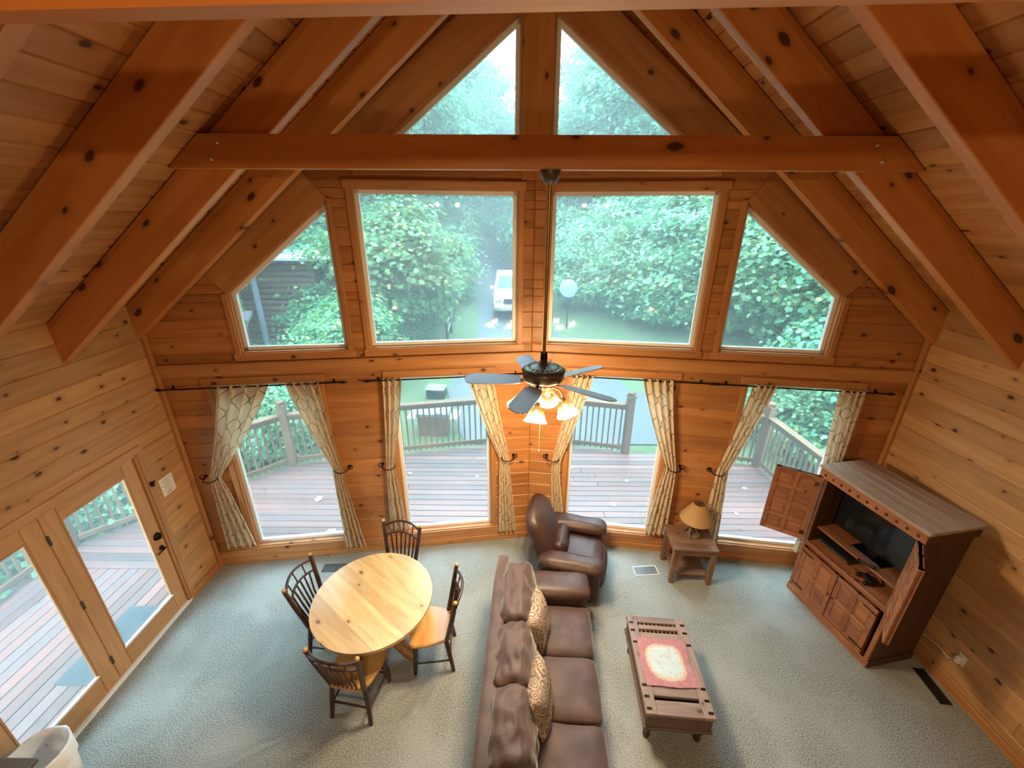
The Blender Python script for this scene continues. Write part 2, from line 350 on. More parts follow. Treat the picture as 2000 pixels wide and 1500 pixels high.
def slab(name, poly3, nrm, t, mat, parent=None, xdir=None, groove=.0):
    """flat polygon (world points) pushed back t against nrm; local X along xdir"""
    o = V(poly3[0]); n = V(nrm).normalized(); x = V(xdir) if xdir is not None else (V(poly3[1]) - o)
    x = (x - n * x.dot(n)).normalized(); y = n.cross(x); c = sum((V(p) for p in poly3), V()) / len(poly3)
    pl = [((V(p) - c).dot(x), (V(p) - c).dot(y)) for p in poly3]
    mb = MB()
    if groove:
        area = sum(pl[i][0] * pl[(i + 1) % len(pl)][1] - pl[(i + 1) % len(pl)][0] * pl[i][1] for i in range(len(pl)))
        if area < 0: pl = pl[::-1]
        k = len(pl); ins = []
        for i in range(k):   # inset the front outline so that the joint is recessed
            a, b, d = V(pl[i - 1]).to_2d(), V(pl[i]).to_2d(), V(pl[(i + 1) % k]).to_2d()
            e1, e2 = (b - a), (d - b)
            if e1.length < 1e-5 or e2.length < 1e-5: ins.append(b); continue
            e1.normalize(); e2.normalize(); n1 = V((-e1.y, e1.x)).to_2d(); n2 = V((-e2.y, e2.x)).to_2d(); dn = 1 + n1.dot(n2)
            ins.append(b + (n1 + n2) * (groove / max(dn, .3)))
        vs = [(p[0], p[1], -t) for p in pl] + [(p[0], p[1], -groove) for p in pl] + [(p[0], p[1], 0) for p in ins]
        fs = [tuple(range(k - 1, -1, -1)), tuple(range(2 * k, 3 * k))]
        for r in (0, k): fs += [(r + i, r + (i + 1) % k, r + k + (i + 1) % k, r + k + i) for i in range(k)]
        mb.add(vs, fs)
    else: mb.prism(pl, -t, 0)
    return link(name, mb.mesh(name, mat), parent, mat4=Matrix(((x.x, y.x, n.x, c.x), (x.y, y.y, n.y, c.y), (x.z, y.z, n.z, c.z), (0, 0, 0, 1))))
def copies(proto_tag, o): return o
rad = math.radians
# ================================================================ THE ROOM
def P(s, a, z, off=0.0):
    """point on the prow window wall: s = side, a = distance from the middle, off = into the room"""
    L = math.hypot(W, DY); n = V((-s * DY / L, -W / L, 0))
    return V((s * a, YC + DY * (1 - a / W), z)) + n * off
def PN(s): L = math.hypot(W, DY); return V((-s * DY / L, -W / L, 0))
def PU(s): return (P(s, 0, 0) - P(s, 1, 0)).normalized()
ROW = .19
def build_floor():
    mb = MB().prism([(-W - .1, YB - .1), (W + .1, YB - .1), (W + .1, YC), (0, YC + DY + .1), (-W - .1, YC)], -.18, 0)
    o = ob('floor', mb, 'carpet'); tag(o, 'grey flecked wall-to-wall carpet', None, None, 'structure')
build_floor()
LOWZ = (.25, 2.66); UPZ = (3.02, 4.75); TRIZ = 4.95
SL = lambda a: 6.42 - .82 * a            # slanted heads of the gable windows
ISL = lambda z: (6.42 - z) / .82
OPEN = {'outer': [(2.56, LOWZ[0]), (3.74, LOWZ[0]), (3.74, LOWZ[1]), (2.56, LOWZ[1])],
        'inner': [(.52, LOWZ[0]), (1.74, LOWZ[0]), (1.74, LOWZ[1]), (.52, LOWZ[1])],
        'trap': [(2.16, UPZ[0]), (3.32, UPZ[0]), (3.32, SL(3.32)), (2.16, SL(2.16))],
        'big': [(.175, UPZ[0]), (1.91, UPZ[0]), (1.91, UPZ[1]), (.175, UPZ[1])],
        'tri': [(.155, TRIZ), (ISL(TRIZ), TRIZ), (.155, SL(.155))]}
def span(poly, z):
    """interval of a covered by the opening at height z"""
    xs = []
    for i in range(len(poly)):
        (a0, z0), (a1, z1) = poly[i], poly[(i + 1) % len(poly)]
        if abs(z1 - z0) < 1e-9: continue
        t = (z - z0) / (z1 - z0)
        if -1e-9 <= t <= 1 + 1e-9: xs.append(a0 + (a1 - a0) * t)
    return (min(xs), max(xs)) if xs else None
def build_prow(s, side):
    wall = struct('wall_front_' + side, 'pine plank window wall, %s half of the prow' % side)
    zs = {i * ROW for i in range(38)}
    for p in OPEN.values():
        for a, z in p: zs.add(z)
    zs = sorted(z for z in zs if z < 7.0); n = PN(s)
    for z0, z1 in zip(zs, zs[1:]):
        if z1 - z0 < .02: continue
        zm = (z0 + z1) / 2; hi = lambda z: min(W, (CZ + .05 - z) / MS)
        cuts = []
        for p in OPEN.values():
            zz = [q[1] for q in p]
            if min(zz) < zm < max(zz): cuts.append((span(p, zm), span(p, max(z0, min(zz))), span(p, min(z1, max(zz) - 1e-6))))
        cuts.sort(key=lambda c: c[0][0])
        lo0 = lo1 = 0.0
        segs = []
        for m, c0, c1 in cuts:
            segs.append((lo0, lo1, c0[0], c1[0])); lo0, lo1 = c0[1], c1[1]
        segs.append((lo0, lo1, hi(z0), hi(z1)))
        for b0, b1, e0, e1 in segs:
            if max(e0 - b0, e1 - b1) < .03: continue
            e0 = max(e0, b0 + .001); e1 = max(e1, b1 + .001)
            slab('plank', [P(s, b0, z0), P(s, e0, z0), P(s, e1, z1), P(s, b1, z1)], n, .14, 'pine_front', wall, PU(s), .007)
    return wall
def window(nr, s, key, label):
    poly = OPEN[key]; w = struct('window_%d' % nr, label, 'window'); n = PN(s)
    ca = sum(p[0] for p in poly) / len(poly); cz = sum(p[1] for p in poly) / len(poly)
    k = len(poly)
    for i in range(k):
        (a0, z0), (a1, z1) = poly[i], poly[(i + 1) % k]
        A, B = P(s, a0, z0), P(s, a1, z1); d = (B - A).normalized(); inn = n.cross(d)
        if inn.dot(P(s, ca, cz) - (A + B) / 2) < 0: inn = -inn
        slant = abs(d.z) > .1 and abs(d.z) < .95
        board('jamb', A - n * .07 + inn * .008, B - n * .07 + inn * .008, n, .136, .016, 'trim', w, .002)
        board('vinyl_frame', A - n * .095 + inn * .03, B - n * .095 + inn * .036, inn, .046, .05, 'white', w, .003)
        cw = .34 if slant else (.085 if abs(d.z) < .1 else .06)
        if key == 'tri' and abs(d.z) > .95: continue
        ext = cw * .9 if abs(d.z) < .1 else 0
        if key == 'tri' and slant: ext = .0
        board('casing', A - d * ext - inn * (cw / 2 - .004) + n * (.011 if abs(d.z) < .1 else .009), B + d * ext - inn * (cw / 2 - .004) + n * (.011 if abs(d.z) < .1 else .009), inn, cw, .022 if abs(d.z) < .1 else .018, 'trim', w, .004)
    slab('pane', [P(s, a, z, -.10) for a, z in (poly if s < 0 else poly[::-1])], n, .004, 'glass', w)
    return w
def build_front():
    for s, side in ((-1, 'left'), (1, 'right')): build_prow(s, side)
    spec = [(-1, 'outer', 'tall lower window at the far left, behind the crossed curtain'), (-1, 'inner', 'tall lower window left of the ceiling fan, above the dining chair'),
            (1, 'inner', 'tall lower window behind the brown recliner'), (1, 'outer', 'tall lower window beside the open armoire'),
            (-1, 'trap', 'slanted upper window at the left with a log cabin outside'), (-1, 'big', 'big square upper window left of the fan rod'),
            (1, 'big', 'big square upper window right of the fan rod'), (1, 'trap', 'slanted upper window at the right filled with leaves'),
            (-1, 'tri', 'triangular peak window left of the dark centre post'), (1, 'tri', 'triangular peak window right of the dark centre post')]
    for i, (s, k, l) in enumerate(spec): window(i + 1, s, k, l)
    t = struct('trim_1', 'horizontal pine band between the lower and upper windows')
    for s in (-1, 1):
        board('band', P(s, W, 2.845, .014), P(s, 0, 2.845, .014), (0, 0, 1), .15, .028, 'trim', t)
        board('shelf_lip', P(s, W, 2.915, .024), P(s, 0, 2.915, .024), (0, 0, 1), .022, .048, 'trim', t)
    t = struct('trim_2', 'dark vertical pine post between the peak windows')
    for s in (-1, 1): board('post_face', P(s, .078, TRIZ - .1, .02), P(s, .078, 6.75, .02), PU(s), .155, .04, 'rafter', t)
    t = struct('trim_5', 'added unseen post outside the prow point, closing the seam to light'); board('seam_light_stop', V((0, YC + DY + .09, -.1)), V((0, YC + DY + .09, 6.9)), (1, 0, 0), .22, .14, 'rafter', t)  # unseen post added behind the seam to stop light leaking in
    t = struct('trim_3', 'pine boards capping the corners of the window wall')
    for s in (-1, 1): board('corner_strip', V((s * (W - .02), YC - .03, 0)), V((s * (W - .02), YC - .03, 3.4)), (1, 0, 0), .05, .05, 'trim', t)
    for s, side in ((-1, 'left'), (1, 'right')):
        b = struct('baseboard_front_' + side, 'pine baseboard under the %s windows' % side)
        board('baseboard', P(s, W, .05, .012), P(s, 0, .05, .012), (0, 0, 1), .1, .024, 'trim', b)
        board('sill_board', P(s, W, .165, .008), P(s, 0, .165, .008), (0, 0, 1), .12, .016, 'trim', b)
build_front()
DOOR = (1.83, 3.78, 2.12)
def build_side(s, side):
    wall = struct('wall_' + side, 'horizontal pine plank wall on the %s' % side)
    x = s * W; n = V((-s, 0, 0)); i = 0
    while i * ROW < 3.6:
        z0, z1 = i * ROW, (i + 1) * ROW; i += 1
        parts = [(YB, YC + .02)]
        if s < 0 and z0 < DOOR[2]:
            if z1 > DOOR[2]: parts = [(YB, YC + .02)]; 
            else: parts = [(YB, DOOR[0]), (DOOR[1], YC + .02)]
        for a, b in parts:
            zz0 = max(z0, DOOR[2]) if (s < 0 and z0 < DOOR[2] < z1) else z0
            if b - a > 3: segs = [(a, a + (b - a) * (.25 + .5 * random.random()))]; segs.append((segs[0][1], b))
            else: segs = [(a, b)]
            for q0, q1 in segs:
                slab('plank', [V((x, q0, zz0)), V((x, q1, zz0)), V((x, q1, z1)), V((x, q0, z1))], n, .12, 'pine', wall, V((0, 1, 0)), .009)
            if s < 0 and z0 < DOOR[2] < z1:
                for q0, q1 in ((YB, DOOR[0]), (DOOR[1], YC + .02)):
                    slab('plank', [V((x, q0, z0)), V((x, q1, z0)), V((x, q1, zz0)), V((x, q0, zz0))], n, .12, 'pine', wall, V((0, 1, 0)), .001)
    bb = struct('baseboard_' + side, 'low pine baseboard along the %s wall' % side)
    for a, b in ([(YB, DOOR[0] - .02), (DOOR[1] + .02, YC)] if s < 0 else [(YB, YC)]):
        board('baseboard', V((x - s * .012, a, .05)), V((x - s * .012, b, .05)), (0, 0, 1), .1, .024, 'trim', bb)
    return wall
build_side(-1, 'left'); build_side(1, 'right')
def build_back():
    mb = MB().prism([(-W - .12, -.1), (W + .12, -.1), (W + .12, 3.7), (0, 7.1), (-W - .12, 3.7)], 0, .1)
    o = ob('wall_back', mb, 'pine', None, (0, YB - .0, 0), (math.pi / 2, 0, 0)); tag(o, 'pine wall behind the loft', None, None, 'structure')
    o = ob('floor_loft', MB().box((0, (YB - .4) / 2, 2.78), (2 * W, -YB - .4, .22)), 'pine'); tag(o, 'pine loft floor opposite the windows', None, None, 'structure')
build_back()
def build_roof():
    cs = 1 / math.hypot(1, MS); pw = .168
    for s, side in ((-1, 'left'), (1, 'right')):
        c = struct('ceiling_' + side, 'sloping pine plank ceiling on the %s' % side)
        nrm = V((s * MS, 0, 1)).normalized(); sd = V((s, 0, -MS)).normalized(); k = 0
        while True:
            d = (k + .5) * pw; a = d * cs
            if a > W + .15: break
            ye = YC + DY * max(0, 1 - a / W) + .08; base = V((s * a, 0, CZ - MS * a)) + nrm * .02
            cut = YB + (ye - YB) * (.2 + .5 * random.random())
            for y0, y1 in ((YB, cut), (cut, ye)):
                board('plank', base + V((0, y0, 0)), base + V((0, y1, 0)), sd, pw, .04, 'pine_ceiling', c, .009)
            k += 1
        # outer roof deck with eaves
        mb = MB(); L = (W + .75) / cs
        mb.box((0, 0, 0), (L, YC + DY + .75 - YB, .12))
        mid = V((s * L * cs / 2, (YC + DY + .55 + YB) / 2, CZ - MS * L * cs / 2)) + nrm * .105
        o = link('roof_' + side, mb.mesh('roof', 'roof_grey'), None, mat4=frame(mid, sd, (0, s, 0)))
        tag(o, 'outer roof over the %s slope' % side, None, None, 'structure')
    rb = struct('trim_4', 'ridge beam along the peak of the ceiling'); board('ridge_beam', V((0, YB, 6.82)), V((0, YC + DY, 6.82)), (0, 0, 1), .34, .1, 'rafter', rb)
    ys = [4.25, 3.47, 2.60, 1.75, .90, .05, -.8, -1.65, -2.5]
    nm = ['closest to the windows', 'behind the ceiling fan beam', 'third from the windows', 'fourth from the windows', 'at the near tie beam'] + ['over the loft'] * 4
    for i, y in enumerate(ys):
        for s, side in ((-1, 'left'), (1, 'right')):
            nrm = V((s * MS, 0, 1)).normalized(); d = .285
            p = lambda a: V((s * a, y + .045, RZ - MS * a)) + nrm * d / 2
            o = board('rafter', p(.06), p(W + .02), V((0, 1, 0)).cross(V((s, 0, -MS)).normalized()), d, .09, 'rafter', None, .006)
            tag(o, '%s sloping pine rafter, %s' % (side, nm[i]), 'rafter', 'rafters', 'structure')
    for y, dz, lab in ((3.38, 0, 'long horizontal pine tie beam that carries the ceiling fan'), (.85, .009, 'horizontal pine tie beam along the very top edge, nearer of the two')):
        z0, z1 = 4.80 + dz, 5.02 + abs(dz); x0, x1 = (CZ - z0) / MS - .01, (CZ - z1) / MS - .01
        th = .045 if dz == 0 else .025
        mb = MB().prism([(-x0, z0), (x0, z0), (x1, z1), (-x1, z1)], -th, th)
        t = tag(ob('tie_beam', mb, 'rafter', None, (0, y + th, 0), (math.pi / 2, 0, rad(-.0))), lab, 'beam', None, 'structure')
        if dz: t.rotation_euler = (math.pi / 2, rad(-1.16), 0)
        for s in (-1, 1):
            for bx, bz in ((2.36, 4.965), (2.43, 4.86)):
                ob('bolt', MB().lathe([(0, .012), (.012, .01), (.016, 0)], 10), 'silver', t, (s * bx, bz + dz, th))
build_roof()
def build_door():
    x = -W; n = V((1, 0, 0)); y0, y1, zt = DOOR
    f = tag(empty('door_3'), 'pale wood frame around the double patio door', 'door frame', None, 'structure')
    for y in (y0 + .015, y1 - .015): board('jamb', V((x - .06, y, 0)), V((x - .06, y, zt)), n, .13, .03, 'door_wood', f)
    board('head', V((x - .06, y0, zt - .015)), V((x - .06, y1, zt - .015)), n, .13, .03, 'door_wood', f)
    for y in (y0 - .03, y1 + .03): board('casing', V((x + .01, y, 0)), V((x + .01, y, zt + .07)), (0, 1, 0), .07, .02, 'door_wood', f)
    board('casing', V((x + .012, y0 - .065, zt + .035)), V((x + .012, y1 + .065, zt + .035)), (0, 0, 1), .075, .022, 'door_wood', f)
    board('threshold', V((x - .05, y0, .012)), V((x - .05, y1, .012)), n, .13, .024, 'white_matte', f)
    for nr, (a, b), lab in ((1, (2.805, 3.75), 'hinged glass patio door with black lever and deadbolt'), (2, (1.86, 2.805), 'fixed glass patio door beside the hinged one')):
        d = tag(empty('door_%d' % nr), lab, 'door', None, 'structure'); xc = x - .045; z0, z1 = .03, 2.085; sw = .145
        for y in (a + sw / 2, b - sw / 2): board('stile', V((xc, y, z0)), V((xc, y, z1)), (0, 1, 0), sw - .004, .05, 'door_wood', d)
        board('bottom_rail', V((xc, a + sw, z0 + .12)), V((xc, b - sw, z0 + .12)), (0, 0, 1), .24, .05, 'door_wood', d)
        board('top_rail', V((xc, a + sw, z1 - .07)), V((xc, b - sw, z1 - .07)), (0, 0, 1), .14, .05, 'door_wood', d)
        zz0, zz1 = z0 + .24, z1 - .14
        slab('pane', [V((xc, a + sw, zz0)), V((xc, b - sw, zz0)), V((xc, b - sw, zz1)), V((xc, a + sw, zz1))], n, .006, 'glass', d)
        for y, z, y2, z2 in ((a + sw + .008, zz0, a + sw + .008, zz1), (b - sw - .008, zz0, b - sw - .008, zz1), (a + sw, zz1 - .008, b - sw, zz1 - .008)):
            board('glazing_bead', V((xc + .015, y, z)), V((xc + .015, y2, z2)), (0, 1, 0) if y == y2 else (0, 0, 1), .018, .02, 'door_wood', d, .003)
        board('glazing_sill', V((xc + .02, a + sw, zz0 + .012)), V((xc + .02, b - sw, zz0 + .012)), (0, 0, 1), .024, .03, 'white', d, .003)
        if nr == 1:
            for z in (1.84, 1.07, .31):
                ob('hinge', MB().box((0, 0, 0), (.012, .022, .10), .003), 'bronze', d, (x - .012, a, z))
            dk = MB().lathe([(0, .02), (.026, .02), (.032, .006), (.034, 0)], 16, M4=Matrix.Rotation(math.pi / 2, 3, 'Y')); dk.box((.028, 0, 0), (.02, .008, .034), .002)
            dk.v = [tuple(1.4 * c for c in q) for q in dk.v]; ob('deadbolt', dk, 'black', d, (xc + .025, b - .065, 1.09))
            lv = MB().lathe([(0, .016), (.024, .014), (.03, 0)], 16, M4=Matrix.Rotation(math.pi / 2, 3, 'Y')); lv.tube([(.01, 0, 0), (.05, 0, 0), (.055, -.02, 0), (.05, -.11, -.005)], [.010, .010, .010, .007])
            ob('lever_handle', lv, 'black', d, (xc + .025, b - .065, .93))
    o = ob('door_latch', MB().box((0, 0, 0), (.03, .035, .055), .006).tube([(.01, 0, .02), (.035, 0, .03), (.03, 0, .05)], .006), 'black', None, (x + .04, y1 + .02, 1.72))
    tag(o, 'small black latch high on the pine door frame', 'latch')
    t = thing('wall_notice', 'white notice sheet on the pine wall beside the patio door', 'notice', (x + .001, 4.0, 1.57))
    ob('plate', MB().box((.004, 0, 0), (.008, .185, .225), .002), 'paper', t)
    for i in range(7): ob('printed_line', MB().box((.009, (-.01 if i % 2 else 0), .08 - i * .022), (.002, .13 - .03 * (i % 3), .006)), 'ink', t)
    ob('barcode', MB().box((.009, -.005, -.085), (.002, .07, .02)), 'ink', t)
build_door()
# ================================================================ CEILING FAN
def make_shade(parent, loc, tilt, az, power):
    """one bell shade on its arm; returns nothing. local origin = fitter"""
    R = Matrix.Rotation(az, 4, 'Z') @ Matrix.Rotation(tilt, 4, 'Y')
    m4 = Matrix.Translation(loc) @ R
    prof = [(.030, 0), (.046, -.012), (.062, -.040), (.073, -.075), (.086, -.11), (.106, -.142)]
    mb = MB().lathe(prof, 20); sh = link('lamp_shade', mb.mesh('lamp_shade', 'lit_glass'), parent, mat4=m4)
    sk = MB().lathe([(0, .03), (.02, .028), (.027, .01), (.026, -.006)], 14); link('socket', sk.mesh('socket', 'brass'), sh)
    bl = MB().lathe([(0, -.03), (.012, -.034), (.02, -.05), (.024, -.066), (.02, -.082), (.01, -.09), (0, -.092)], 12)
    link('bulb', bl.mesh('bulb', 'bulb'), sh)
    li = bpy.data.lights.new('bulb_light', 'POINT'); li.energy = power; li.color = (1, .75, .44); li.shadow_soft_size = .045
    lo = link('bulb_light', li, sh, (0, 0, -.10))
def build_fan():
    F = thing('ceiling_fan', 'bronze ceiling fan with grey blades and four lit glass shades', 'ceiling fan', (.04, 3.42, 0))
    ob('canopy', MB().lathe([(.02, 4.70), (.035, 4.705), (.06, 4.735), (.075, 4.77), (.08, 4.80)], 20), 'bronze', F)
    ob('downrod', MB().tube([(0, 0, 3.32), (0, 0, 4.72)], .014, 10), 'brass', F)
    m = ob('motor_housing', MB().lathe([(0, 3.345), (.03, 3.345), (.034, 3.30), (.075, 3.285), (.10, 3.272), (.155, 3.258), (.176, 3.245), (.185, 3.225), (.185, 3.165), (.178, 3.15), (.15, 3.135), (.09, 3.125), (0, 3.12)], 36), 'bronze', F)
    ob('hub_collar', MB().lathe([(.028, 3.39), (.032, 3.35), (.03, 3.30), (.0, 3.30)], 14), 'black', m)
    for k in range(18):
        a = 2 * math.pi * k / 18
        ob('vent_hole', MB().lathe([(0, .003), (.010, .003), (.011, -.004)], 8), 'black', m, (.128 * math.cos(a), .128 * math.sin(a), 3.2665), (0, rad(10), a))
    for k in range(36):
        a = 2 * math.pi * (k + .5) / 36
        ob('bead', MB().lathe([(0, .007), (.006, .004), (.007, 0), (.005, -.006)], 6), 'bronze', m, (.186 * math.cos(a), .186 * math.sin(a), 3.232))
    for k in range(5):
        az = rad(177 + 72 * k); M4 = Matrix.Rotation(az, 4, 'Z') @ Matrix.Translation((0, 0, 3.135)) @ Matrix.Rotation(rad(-12), 4, 'X')
        out = [(.20, -.055), (.26, -.072), (.34, -.08), (.50, -.084), (.63, -.082), (.68, -.06), (.70, -.02), (.70, .02), (.68, .06), (.63, .082), (.50, .084), (.34, .08), (.26, .072), (.20, .055)]
        b = link('blade', MB().prism(out, -.004, .004).mesh('blade', 'blade'), F, mat4=M4)
        ir = MB().prism([(.10, -.018), (.17, -.014), (.20, -.035), (.25, -.04), (.27, 0), (.25, .04), (.20, .035), (.17, .014), (.10, .018)], -.010, -.005)
        link('blade_iron', ir.mesh('blade_iron', 'black'), b)
    ob('light_fitter', MB().lathe([(.05, 3.125), (.075, 3.11), (.08, 3.085), (.06, 3.05), (.035, 3.03), (.03, 3.0), (.018, 2.985), (0, 2.98)], 20), 'brass', F)
    for k in range(4):
        az = rad(-108 + 90 * k); c, s = math.cos(az), math.sin(az)
        ob('lamp_arm', MB().tube([(.05 * c, .05 * s, 3.06), (.10 * c, .10 * s, 3.075), (.15 * c, .15 * s, 3.06), (.178 * c, .178 * s, 3.02), (.184 * c, .184 * s, 2.985)], .008, 8), 'brass', F)
        make_shade(F, V((.185 * c, .185 * s, 2.965)), rad(-22), az, FAN_W)
    ob('pull_chain', MB().tube([(-.02, -.05, 3.0), (-.02, -.05, 2.45)], .0025, 5).lathe([(0, 2.46), (.008, 2.45), (.009, 2.43), (0, 2.42)], 8, (-.02, -.05, 0)), 'silver', F)
build_fan()
def build_loft_lights():
    F = thing('loft_light', 'hanging loft light with two glass shades, mirrored in the upper windows', 'ceiling light', (-.05, -1.68, 0))
    ob('rod', MB().tube([(0, 0, 4.98), (0, 0, 6.66)], .012, 8), 'brass', F); ob('bar', MB().tube([(-.27, .1, 4.93), (0, 0, 4.99), (.27, -.1, 4.93)], .012, 8), 'brass', F)
    for sx in (-1, 1): make_shade(F, V((sx * .27, -sx * .1, 4.86)), 0, 0, LOFT_W)
    F = thing('added_fill_light', 'added unseen fill light under the loft', 'ceiling light', (-1.6, -.9, 0))  # unseen lamps added to brighten the floor near the loft
    ob('rod', MB().tube([(0, 0, 2.48), (0, 0, 2.67)], .012, 8), 'brass', F); make_shade(F, V((0, 0, 2.46)), 0, 0, FILL_W)
    F2 = copy_tree(F); F2.location = (1.6, -.9, 0); F2['label'] = 'second added unseen fill light under the loft, nearer the armoire wall'
build_loft_lights()
# ================================================================ CURTAINS
def curtain(s, keys, label, folds=4, seed=0):
    """keys: (z, a_from, a_to, fold depth) from top to bottom"""
    nu, nv = 44, 46; zs = [k[0] for k in keys]; rows = []; mb = MB(); uv = []; full = .62
    for j in range(nv + 1):
        z = zs[0] + (zs[-1] - zs[0]) * j / nv
        for i in range(len(keys) - 1):
            if keys[i][0] >= z >= keys[i + 1][0] - 1e-9: break
        k0, k1 = keys[i], keys[i + 1]; t = (k0[0] - z) / (k0[0] - k1[0]); t = t ** 1.15 if i == 0 else t
        a0, a1, dp = (k0[q] + (k1[q] - k0[q]) * t for q in (1, 2, 3))
        for c in range(nu + 1):
            u = c / nu; a = a0 + (a1 - a0) * u
            ph = u * folds * 2 * math.pi + seed
            off = .075 + dp * math.sin(ph) + dp * .35 * math.sin(2.3 * ph + 1 + z * 1.3)
            a += (a1 - a0) * .10 * math.sin(ph * 1.0 + .7) / folds * 2
            mb.v.append(tuple(P(s, a, z, off))); uv.append((u * full, z + .1 * math.sin(seed)))
    w = nu + 1
    mb.f = [(j * w + c, j * w + c + 1, (j + 1) * w + c + 1, (j + 1) * w + c) for j in range(nv) for c in range(nu)]
    mb.smooth = [True] * len(mb.f); mb.uv = uv
    C = thing('curtain', label, 'curtain', tuple(P(s, (keys[0][1] + keys[0][2]) / 2, 0)))
    o = ob('cloth', mb, 'curtain', C, -C.location)
    for q in range(folds):
        u = (q + .5) / folds; a = keys[0][1] + (keys[0][2] - keys[0][1]) * u; L = P(s, a, 2.645, .07) - C.location
        t = [(0.021 * math.cos(x), 0.021 * math.sin(x), 0) for x in np.linspace(0, 2 * math.pi, 12)]
        g = ob('grommet', MB().tube(t, .005, 5, False), 'brass', C, L); g.rotation_euler = (math.pi / 2, 0, rad(90 + 35 * (-1) ** q))
    # black scrolled tieback hook, fixed to the wall
    return C
def tieback(s, a, z, dirn, label):
    """dirn: +1 hook scroll points to larger a"""
    T = thing('curtain_tieback', label, 'tieback', tuple(P(s, a, z)))
    U = -PU(s); n = PN(s); q = lambda da, dz, off: tuple(U * da * dirn + n * off + V((0, 0, dz)))
    ob('hook', MB().tube([q(.0, 0, .0), q(.0, 0, .05), q(-.02, -.005, .12), q(-.08, -.012, .145), q(-.14, -.012, .13), q(-.17, -.002, .09), q(-.17, .01, .05)], .007, 7), 'black', T)
    sp = [q(.01 + .035 * math.cos(t) * (1 - t / 9), .02 + .03 * math.sin(t) * (1 - t / 9), .055) for t in np.linspace(-2.2, 5.2, 18)]
    ob('scroll', MB().tube(sp, .006, 6), 'black', T); ob('wall_plate', MB().lathe([(0, .008), (.02, .006), (.022, 0)], 12, M4=Matrix.Rotation(math.pi / 2, 3, 'X')), 'black', T)
def build_curtains():
    rods = [(-1, 2.30, 4.20, 'thin black curtain rod over the far left window'), (-1, .12, 1.95, 'thin black curtain rod behind the fan blades, left half'),
            (1, .12, 2.12, 'thin black curtain rod over the window behind the recliner'), (1, 2.24, 4.0, 'thin black curtain rod over the window by the armoire')]
    for s, a0, a1, lab in rods:
        R = thing('curtain_rod', lab, 'curtain rod', tuple(P(s, (a0 + a1) / 2, 2.645)))
        q = lambda a, off=.07, dz=0: tuple(P(s, a, 2.645 + dz, off) - R.location)
        ob('rod', MB().tube([q(a0), q(a1)], .009, 8), 'black', R)
        for a, d in ((a0, -1), (a1, 1)):
            ob('finial', MB().tube([q(a), q(a + d * .03), q(a + d * .06), q(a + d * .09)], [.009, .018, .014, .003], 8), 'black', R)
            ob('bracket', MB().tube([q(a - d * .08, 0), q(a - d * .08, .07)], .007, 6).box(q(a - d * .08, .005), (.02, .01, .05)), 'black', R)
    T = 2.665
    K = [  # side, keys, label, folds
        (-1, [(T, 3.66, 3.10, .022), (1.46, 4.0, 3.88, .012), (1.25, 4.02, 3.83, .02), (.34, 4.06, 3.70, .03)], 'cream trellis curtain swept across the far left window to the corner', 4),
        (-1, [(T, 2.90, 2.54, .026), (1.45, 2.55, 2.43, .014), (1.2, 2.56, 2.42, .018), (.16, 2.56, 2.30, .03)], 'cream trellis curtain on the right side of the far left window', 4),
        (-1, [(T, 1.80, 1.58, .024), (1.42, 1.89, 1.78, .012), (1.2, 1.90, 1.76, .018), (.40, 1.93, 1.70, .026)], 'cream trellis curtain behind the far dining chair', 3),
        (-1, [(T, .80, .48, .026), (1.42, .41, .28, .013), (1.2, .42, .27, .018), (.18, .43, .17, .028)], 'cream trellis curtain left of the pine panel behind the fan', 4),
        (1, [(T, .50, .76, .026), (1.42, .31, .43, .012), (1.2, .30, .43, .018), (.24, .34, .54, .026)], 'cream trellis curtain half hidden behind the recliner', 4),
        (1, [(T, 1.36, 1.70, .026), (1.44, 1.78, 1.91, .013), (1.2, 1.74, 1.92, .018), (.34, 1.64, 1.92, .028)], 'cream trellis curtain right of the recliner window', 4),
        (1, [(T, 2.62, 2.86, .026), (1.46, 2.41, 2.55, .012), (1.2, 2.40, 2.57, .018), (.28, 2.38, 2.62, .026)], 'cream trellis curtain right of the table lamp', 4),
        (1, [(T, 3.52, 3.80, .026), (1.44, 3.62, 3.80, .016), (1.2, 3.62, 3.82, .018), (.30, 3.58, 3.84, .026)], 'pale trellis curtain in the corner above the armoire', 4)]
    for i, (s, k, l, f) in enumerate(K): curtain(s, k, l, f, i * 1.7)
    for s, a, d, l in ((-1, 4.08, 1, 'black scroll tieback in the corner by the patio door'), (-1, 2.36, -1, 'black scroll tieback on the pine wall left of the dining chair'),
                       (-1, 1.95, 1, 'black scroll tieback just above the far dining chair'), (-1, .22, -1, 'black scroll tieback left on the narrow panel under the fan'),
                       (1, .24, -1, 'black scroll tieback right on the narrow panel under the fan'), (1, 1.98, 1, 'black scroll tieback left above the table lamp'),
                       (1, 2.34, -1, 'black scroll tieback right above the table lamp'), (1, 3.88, 1, 'black scroll tieback hidden behind the armoire top')):
        tieback(s, a, 1.44, d, l)
build_curtains()
